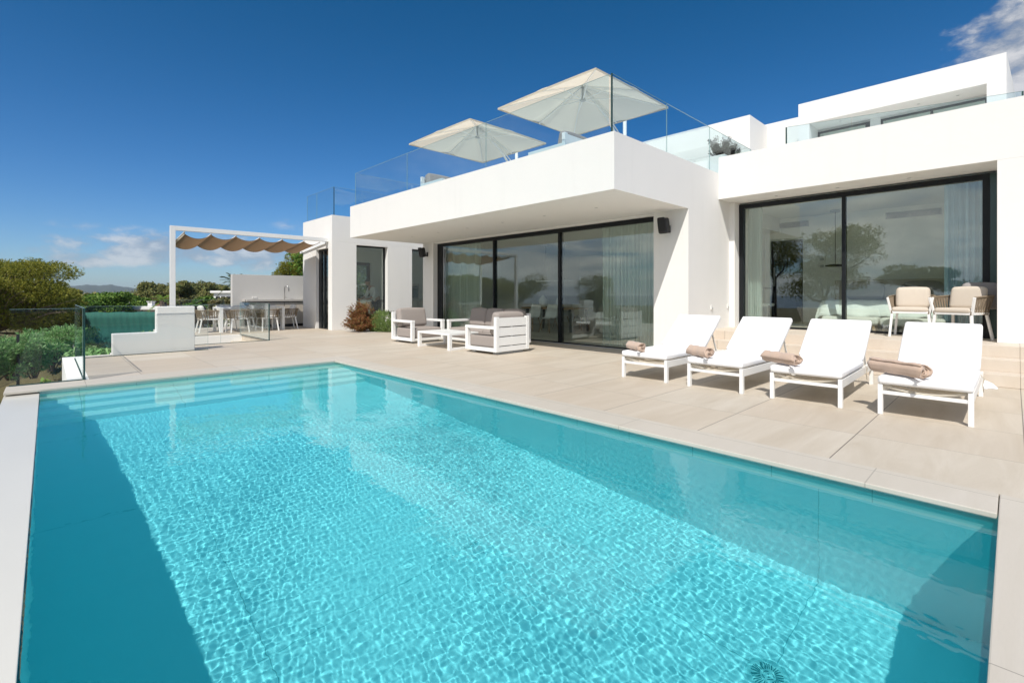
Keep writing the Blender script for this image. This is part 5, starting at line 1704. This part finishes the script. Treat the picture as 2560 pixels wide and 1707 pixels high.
def indoor_dining():
    t = thing('indoor_dining_table', 'dark dining table inside the living room under the pendant lamps', 'table', (11.9, 10.3, .022))
    MB().box(-.5, .5, -1.1, 1.1, .70, .75).build('tabletop', M_WOOD, t, bevel=.004)
    for sx in (-1, 1):
        for sy in (-1, 1): MB().beam((sx * .42, sy * .95, 0), (sx * .40, sy * .90, .699), .06, .06).build('leg', M_BLACK, t)

    def shell_chair(label, loc, rz):
        c = thing('shell_chair', label, 'chair', loc, rz, 'pale shell chairs at the indoor dining table')

        def fn(u, v):
            a = (u - .5) * 2.2
            q = v * 1.5
            if q < .55: y, z, w = -.22 + q / .55 * .36, .44 - .02 * math.sin(q / .55 * 3.1), .22
            else:
                k = (q - .55) / .95; y, z, w = .14 + .10 * k, .44 + .40 * k, .23 - .05 * k * k
            return (w * math.sin(a) * 1.15, y - .10 * (1 - math.cos(a)) * (1 if q > .45 else 0), z + .05 * (1 - math.cos(a)))
        s = MB().sheet(fn, 14, 16).build('shell', M_ALU, c, smooth=True); s.modifiers.new('t', 'SOLIDIFY').thickness = .012
        for sx in (-1, 1):
            for sy in (-1, 1): MB().tube([(sx * .14, sy * .12, .43), (sx * .22, sy * .22, 0)], .014, 6).build('leg', M_WOOD, c)
        return c
    a = shell_chair('pale shell chair nearest the living room glass, left', (11.15, 10.65, .022), math.pi * -.5)
    dup(a, (11.15, 9.95, .022), math.pi * -.5, 'pale shell chair nearest the living room glass, right', 'pale shell chairs at the indoor dining table')
    dup(a, (12.65, 10.7, .022), math.pi * .5, 'pale shell chair on the far side of the indoor table, left', 'pale shell chairs at the indoor dining table')
    dup(a, (12.65, 9.9, .022), math.pi * .5, 'pale shell chair on the far side of the indoor table, right', 'pale shell chairs at the indoor dining table')
    vs = [(.001, .0), (.09, .0), (.16, .10), (.19, .22), (.15, .36), (.06, .42), (.07, .45), (.001, .44)]
    for i, (y, lab) in enumerate(((10.72, 'left bulbous white vase on the indoor dining table'), (9.98, 'right bulbous white vase on the indoor dining table'))):
        o = MB().lathe([(r_ * .8, z * .85) for r_, z in vs], 24).build('vase', M_ALU, None, smooth=True); o.location = (11.75, y, .772)
        tag(o, lab, 'vase', 'white vases on the indoor table')
    # indoor sofa
    t = thing('indoor_sofa', 'pale sofa with loose cushions inside the living room', 'sofa', (11.6, 6.9, .022), -math.pi / 2 + .0)
    MB().pillow((0, 0, .25), (2.5, .95, .38), 9, 9).build('base', M_CUSHW, t, smooth=True, weld=True)
    MB().pillow((0, .42, .55), (2.5, .22, .62), 7, 9).build('backrest', M_CUSHW, t, smooth=True, weld=True)
    for sx in (-1, 1): MB().pillow((sx * 1.2, 0, .42), (.2, .95, .5), 7, 8).build('arm', M_CUSHW, t, smooth=True, weld=True)
    for x in (-.75, 0, .75): MB().pillow((x, .22, .66), (.62, .2, .4), 4, 8, Matrix.Rotation(R(-18), 3, 'X')).build('cushion', M_CUSHG, t, smooth=True, weld=True)
    # sideboard with drawers behind the right curtain
    t = thing('drawer_chest', 'white chest of drawers behind the right living room curtain', 'chest', (10.6, 5.2, .022))
    MB().box(0, .9, -.25, .25, .06, .95).build('carcass', M_ALU, t, bevel=.005)
    for k in range(4): MB().box(-.018, -.001, -.23, .23, .09 + k * .215, .285 + k * .215).build('drawer', M_SOCK, t, bevel=.003)
    # doorways on the rear wall
    for y0, y1, lab in ((10.9, 11.7, 'dark doorway in the rear wall of the living room, left'), (8.4, 9.2, 'dark doorway in the rear wall of the living room, right')):
        d = MB().box(16.56, 16.598, y0, y1, .023, 2.2).build('interior_door', M_CAB, None, bevel=.004); tag(d, lab, 'door', 'doors in the living room rear wall')
        MB().box(16.53, 16.559, y0 + .06, y0 + .10, 1.0, 1.12).build('handle', M_STEEL, d)
    for y in (9.6, 10.4):
        o = MB().lathe([(.03, -.08), (.05, .08), (.04, .08), (.02, -.08)], 12, (16.54, y, 1.7)).build('wall_lamp', M_ALU); tag(o, 'small white wall lamp on the living room rear wall, ' + ('right' if y < 10 else 'left'), 'lamp', 'wall lamps in the living room')


indoor_dining()


def bedroom():
    t = thing('bed', 'double bed with a pale draped cover seen through the bedroom glass', 'bed', (12.55, 1.85, .48))
    MB().box(-.85, 1.15, -.98, .98, .12, .34).build('frame', M_CUSHW, t, bevel=.02)
    for sx in (-.7, 1.0):
        for sy in (-1, 1): MB().beam((sx, sy * .85, 0), (sx, sy * .85, .12), .05, .05).build('leg', M_WOOD, t)
    MB().pillow((.15, 0, .45), (2.0, 1.9, .22), 10, 10).build('mattress', M_BEDW, t, smooth=True, weld=True)

    def fn(u, v):
        x = -1.02 + 1.5 * u
        y = -1.28 + 2.56 * v
        e = max(0, abs(y) - .97)
        z = .585 - 1.05 * e - (.012 if e > 0 else 0)
        f = max(0, -.84 - x)
        z -= 1.7 * f * 1.0
        z += .018 * math.sin(9 * y + 4 * x) * (1 if e or f else .3) + .01 * math.sin(23 * y + 7 * x)
        return (x + .02 * math.sin(14 * y) * (f > 0), math.copysign(min(abs(y), .97 + e * .35), y) + .015 * math.sin(16 * x) * (e > 0), z)
    c = MB().sheet(fn, 40, 60).build('cover', M_BEDW, t, smooth=True); c.modifiers.new('t', 'SOLIDIFY').thickness = .012
    MB().box(1.16, 1.24, -1.15, 1.15, .1, 1.05).build('headboard', M_CAB, t, bevel=.02)
    for i, (y, x) in enumerate(((-.5, .92), (.5, .92))):
        MB().pillow((x, y, .78), (.16, .72, .46), 3.6, 9, Matrix.Rotation(R(16), 3, 'Y')).build('pillow', M_CUSHG, t, smooth=True, weld=True)
    for y, lab in ((2.22, 'left upholstered bench at the foot of the bed'), (1.28, 'right upholstered bench at the foot of the bed')):
        b = thing('bench', lab, 'bench', (11.36, y, .48), 0, 'benches at the foot of the bed')
        MB().rbox((0, 0, .205), (.38, .92, .15), .05, 6).build('seat', M_CUSHW, b, smooth=True, weld=True)
        for sx in (-1, 1):
            for sy in (-1, 1): MB().beam((sx * .13, sy * .38, .13), (sx * .15, sy * .41, 0), .04, .04).build('leg', M_WOOD, b)
    for y0, y1, lab in ((1.08, 2.06, 'long air grille high on the bedroom wall, right of the mullion'), (3.62, 4.43, 'short air grille high on the bedroom wall, left of the mullion')):
        g = thing('air_grille', lab, 'grille', (14.0, (y0 + y1) / 2, 3.0), 0, 'air grilles in the bedroom')
        MB().box(-.016, -.002, -(y1 - y0) / 2, (y1 - y0) / 2, -.075, .075).build('frame', M_PLINTH, g)
        s = MB()
        for k in range(6): s.box(-.024, -.0165, -(y1 - y0) / 2 + .02, (y1 - y0) / 2 - .02, -.062 + k * .022, -.050 + k * .022)
        s.build('slats', M_DARK, g)
    d = MB().box(13.96, 13.998, 3.76, 4.50, .482, 2.60).build('interior_door', M_DARK, None, bevel=.004); tag(d, 'dark panel standing for the unlit doorway in the bedroom rear wall', 'door')  # the corridor's shade is put into this panel's dark colour
    MB().box(13.93, 13.959, 4.40, 4.44, 1.4, 1.9).build('handle', M_STEEL, d)
    for z, lab in ((2.07, 'upper thermostat on the bedroom wall by the black pendant'), (1.90, 'lower thermostat on the bedroom wall by the black pendant')):
        o = MB().box(13.978, 13.998, 3.26, 3.40, z - .07, z + .07).build('thermostat', M_SOCK, None, bevel=.004); tag(o, lab, 'thermostat', 'thermostats on the bedroom wall')
        MB().box(13.972, 13.9775, 3.29, 3.37, z - .03, z + .03).build('display', M_PLINTH, o)
    c = thing('bedroom_chair', 'thin metal chair behind the left bedroom curtain', 'chair', (12.5, 4.2, .48))
    MB().pillow((0, 0, .46), (.4, .4, .08), 6, 8).build('seat', M_BEDW, c, smooth=True, weld=True)
    f = MB()
    for sy in (-1, 1): f.tube([(-.18, sy * .18, 0), (-.18, sy * .18, .44), (.18, sy * .18, .44), (.18, sy * .18, 0)], .012, 6)
    f.tube([(.18, -.18, .44), (.2, -.18, .75), (.2, -.1, .86), (.2, .1, .86), (.2, .18, .75), (.18, .18, .44)], .012, 6)
    f.build('frame', M_BLACK, c, smooth=True)


bedroom()


def kitchen():
    t = thing('kitchen_worktop', 'kitchen worktop under the rear window of the kitchen wing', 'kitchen unit', (8.6, 17.5, .03))
    MB().box(-1.4, 3.2, -.30, .325, .87, .92).build('countertop', M_COUNTER, t, bevel=.003)
    for k in range(7): MB().box(-1.39 + k * .655, -.75 + k * .655, -.28, .325, .03, .868).build('cabinet', M_CAB, t, bevel=.003)
    t = thing('kitchen_island', 'pale kitchen island end just inside the tall kitchen window', 'kitchen unit', (8.2, 16.55, .03))
    MB().box(-.1, .28, -.30, .30, 0, .90).build('body', M_ROOM, t, bevel=.004)
    MB().box(-.14, .32, -.34, .34, .902, .94).build('top', M_SOCK, t, bevel=.004)
    t = thing('oven', 'built-in dark oven seen through the narrow kitchen window', 'oven', (10.9, 17.82, 1.0))
    MB().box(-.35, .35, -.5, 0, 0, .62).build('body', M_CAB, t, bevel=.004)
    d = MB().box(-.30, .30, -.525, -.502, .04, .54).build('door', M_EDGE, t, bevel=.004)
    MB().beam((-.25, -.545, .47), (.25, -.545, .47), .02, .02).build('handle', M_STEEL, d)
    # orchid in a pot on the island
    t = thing('orchid', 'white orchid in a dark pot on the kitchen worktop', 'plant', (8.18, 16.6, .972))
    MB().lathe([(.001, 0), (.055, 0), (.075, .12), (.065, .12), (.001, .10)], 16).build('pot', M_BLACK, t)
    st = MB(); st.tube([(0, 0, .1), (.0, 0, .35), (-.06, 0, .50), (-.2, 0, .56)], .006, 5); st.tube([(.02, 0, .1), (.05, 0, .38), (.12, 0, .55), (.24, 0, .58)], .006, 5)
    st.build('stem', L_FIG, t)
    lf = MB()
    for a in (0.3, 2.1, 3.6, 5.2):
        lf.pillow((.09 * math.cos(a), .09 * math.sin(a), .15), (.16, .05, .02), 3, 4, Matrix.Rotation(a, 3, 'Z') @ Matrix.Rotation(-.5, 3, 'Y'))
    lf.build('leaf', L_FIG, t)
    for x, z in ((-.2, .56), (-.14, .55), (-.07, .52), (.12, .56), (.18, .585), (.24, .58)):
        fl = MB()
        for k in range(5):
            a = k * 2 * math.pi / 5; fl.pillow((x + .026 * math.cos(a), -.01, z + .026 * math.sin(a)), (.045, .012, .034), 2.2, 4, Matrix.Rotation(-a, 3, 'Y'))
        fl.build('blossom', M_SOCK, t, smooth=True)


kitchen()


def skin_body(name, pts, edges, mat, parent=None, root=0, sub=2):
    """continuous body: joints with radii grown into one surface"""
    me = bpy.data.meshes.new(name)
    me.from_pydata([p[0] for p in pts], edges, [])
    o = bpy.data.objects.new(name, me); COL.objects.link(o)
    m = o.modifiers.new('skin', 'SKIN'); m.use_smooth_shade = True
    sk = me.skin_vertices[0].data
    for i, p in enumerate(pts):
        r_ = p[1]; sk[i].radius = r_ if isinstance(r_, tuple) else (r_, r_)
        sk[i].use_root = (i == root)
    if sub: o.modifiers.new('sub', 'SUBSURF').levels = sub; o.modifiers['sub'].render_levels = sub
    me.materials.append(mat)
    if parent: o.parent = parent
    return o


def person():
    """a man inside the kitchen, leaning forward over the worktop, face to the left"""
    t = thing('person', 'person in a white shirt leaning forward behind the tall kitchen window', 'person', (9.12, 16.95, .03), R(8))
    # the figure faces -X
    P = [((0, 0, .90), (.13, .16)),                                  # 0 pelvis
         ((-.05, 0, 1.08), (.115, .15)), ((-.17, 0, 1.27), (.125, .17)), ((-.27, 0, 1.40), (.09, .12)), ((-.33, 0, 1.46), (.052, .055)), ((-.37, 0, 1.51), (.052, .055)),      # 1-5 spine, neck
         ((-.25, .17, 1.375), .062), ((-.30, .26, 1.12), .048), ((-.50, .22, 1.00), .038), ((-.56, .21, .985), (.018, .036)), ((-.62, .21, .98), (.014, .036)),      # 6-10 left arm, palm
         ((-.25, -.17, 1.375), .062), ((-.30, -.26, 1.12), .048), ((-.50, -.22, 1.00), .038), ((-.56, -.21, .985), (.018, .036)), ((-.62, -.21, .98), (.014, .036)),  # 11-15 right
         ((0, .10, .84), .095), ((-.03, .11, .48), .062), ((.02, .11, .09), .042), ((-.14, .12, .04), .035),     # 16-19 left leg
         ((0, -.10, .84), .095), ((-.03, -.11, .48), .062), ((.02, -.11, .09), .042), ((-.14, -.12, .04), .035)]
    E = [(0, 1), (1, 2), (2, 3), (3, 4), (4, 5), (3, 6), (6, 7), (7, 8), (8, 9), (9, 10), (3, 11), (11, 12), (12, 13), (13, 14), (14, 15),
         (0, 16), (16, 17), (17, 18), (18, 19), (0, 20), (20, 21), (21, 22), (22, 23)]
    body_pts, body_e = list(P), list(E)

    def fingers(palm, side):
        w = Vector(body_pts[palm][0])
        for k, (dy, L) in enumerate(((-.027, .070), (-.009, .080), (.009, .075), (.027, .058))):
            a = len(body_pts)
            b = w + Vector((-.022, dy, .0))
            for q, (f, dz) in enumerate(((0, 0), (.45, .006), (.78, -.004), (1.0, -.018))):
                body_pts.append((tuple(b + Vector((-L * f, dy * .25 * f, dz))), .0085 - .001 * q))
            body_e.extend([(palm, a), (a, a + 1), (a + 1, a + 2), (a + 2, a + 3)])
        a = len(body_pts); b = Vector(body_pts[palm - 1][0])
        for q in range(3): body_pts.append((tuple(b + Vector((-.012 - .022 * q, -side * (.032 + .012 * q), -.004 * q))), .0095 - .001 * q))
        body_e.extend([(palm - 1, a), (a, a + 1), (a + 1, a + 2)])
    fingers(10, 1); fingers(15, -1)
    body = skin_body('body', body_pts, body_e, M_SKIN, t, 0, 2)
    # head shaped from an ellipsoid grid: brow, nose, mouth, chin, ears; joined on the neck
    hb = MB()
    def head(u, v):
        a = 2 * math.pi * u; e = math.pi * (v - .5)
        x, y, z = -.095 * math.cos(e) * math.cos(a), .075 * math.cos(e) * math.sin(a), .118 * math.sin(e)
        face = max(0, math.cos(a)) ** 2
        if z < 0: y *= 1 + .9 * z / .118 * .35; x *= 1 + .12 * z / .118
        x -= face * (.026 * math.exp(-((z + .012) / .026) ** 2) * math.exp(-(y / .014) ** 2)
                     + .008 * math.exp(-((z - .028) / .014) ** 2) - .010 * math.exp(-((z - .008) / .012) ** 2) * (math.exp(-((abs(y) - .032) / .016) ** 2))
                     + .007 * math.exp(-((z + .052) / .010) ** 2) * math.exp(-(y / .024) ** 2) + .010 * math.exp(-((z + .090) / .020) ** 2))
        return (x, y, z)
    rot = Matrix.Rotation(R(-22), 3, 'Y')
    hc = Vector((-.425, 0, 1.60))
    hb.sheet(lambda u, v: tuple(hc + rot @ Vector(head(u, v))), 40, 28)
    for sy in (-1, 1): hb.pillow(hc + rot @ Vector((.012, sy * .076, -.005)), (.035, .016, .06), 2.5, 5, rot)
    ho = hb.build('head', M_SKIN, t, smooth=True, weld=True)
    ey = MB()
    for sy in (-1, 1): ey.pillow(hc + rot @ Vector((-.083, sy * .030, .010)), (.012, .022, .011), 2.2, 5, rot)
    ey.build('eyes', M_BLACK, ho, smooth=True)
    MB().pillow(hc + rot @ Vector((-.094, 0, -.053)), (.010, .042, .010), 2.2, 5, rot).build('mouth', surf('lips', (.38, .16, .14), None, .5), ho, smooth=True)

    def hair(u, v):
        a = 2 * math.pi * u; e = math.pi * .5 * (1 - v)
        lim = .30 + .45 * (.5 + .5 * math.cos(a)) ** 1.2
        e = lim * (1 - 0) + (math.pi / 2 - lim) * (1 - v) if True else e
        k = 1.08 + .03 * math.sin(9 * a + 12 * v)
        e2 = math.pi / 2 - (math.pi / 2 + .25 - lim * 1.15) * v
        return tuple(hc + rot @ Vector((-.097 * k * math.cos(e2) * math.cos(a) + .004, .078 * k * math.cos(e2) * math.sin(a), .120 * k * math.sin(e2))))
    h = MB().sheet(hair, 40, 12).build('hair', M_HAIR, t, smooth=True, weld=True); h.modifiers.new('t', 'SOLIDIFY').thickness = .012
    # clothes follow the body
    SP = [((0, 0, .88), (.145, .175)), ((-.05, 0, 1.08), (.13, .165)), ((-.17, 0, 1.27), (.138, .185)), ((-.265, 0, 1.395), (.10, .135)), ((-.315, 0, 1.44), (.062, .066)),
          ((-.25, .17, 1.375), .074), ((-.30, .26, 1.12), .060), ((-.42, .237, 1.045), .052), ((-.25, -.17, 1.375), .074), ((-.30, -.26, 1.12), .060), ((-.42, -.237, 1.045), .052)]
    skin_body('shirt', SP, [(0, 1), (1, 2), (2, 3), (3, 4), (3, 5), (5, 6), (6, 7), (3, 8), (8, 9), (9, 10)], M_FABW, t, 0, 2)
    TP = [((0, 0, .90), (.140, .17)), ((0, .10, .83), .108), ((-.03, .11, .48), .076), ((.015, .11, .11), .062), ((0, -.10, .83), .108), ((-.03, -.11, .48), .076), ((.015, -.11, .11), .062)]
    skin_body('trousers', TP, [(0, 1), (1, 2), (2, 3), (0, 4), (4, 5), (5, 6)], M_JEANS, t, 0, 2)


person()

# greenery seen through the kitchen's rear window
t = thing('laurel_bush', 'dense green bush outside the rear window of the kitchen wing', 'bush', (8.9, 19.9, -.9)) if False else None
px_t = tree('laurel_bush', 'dense green bush outside the rear window of the kitchen wing', 'bush', (9.2, 19.7, -1.1), (9.2, 19.7, 1.3), (2.4, .9, 2.1), 40, 15000, .07, L_FIG, 88, 'leaf', None, trunk_r=.08, limbs=8)


# ------------------------------------------------------------------ the air: faint haze that blues the headland
def haze():
    m = bpy.data.materials.new('haze_air'); m.use_nodes = True
    nt = m.node_tree; nt.nodes.clear()
    out = nt.nodes.new('ShaderNodeOutputMaterial')
    v = nt.nodes.new('ShaderNodeVolumePrincipled')
    v.inputs['Color'].default_value = (0.72, 0.84, 1.0, 1); v.inputs['Density'].default_value = HAZE; v.inputs['Anisotropy'].default_value = 0.2
    nt.links.new(v.outputs[0], out.inputs['Volume'])
    o = MB().box(-5600, 5600, -5600, 5600, -18, 90).build('haze', m)
    tag(o, kind='stuff')


HAZE = 0.00016
haze()
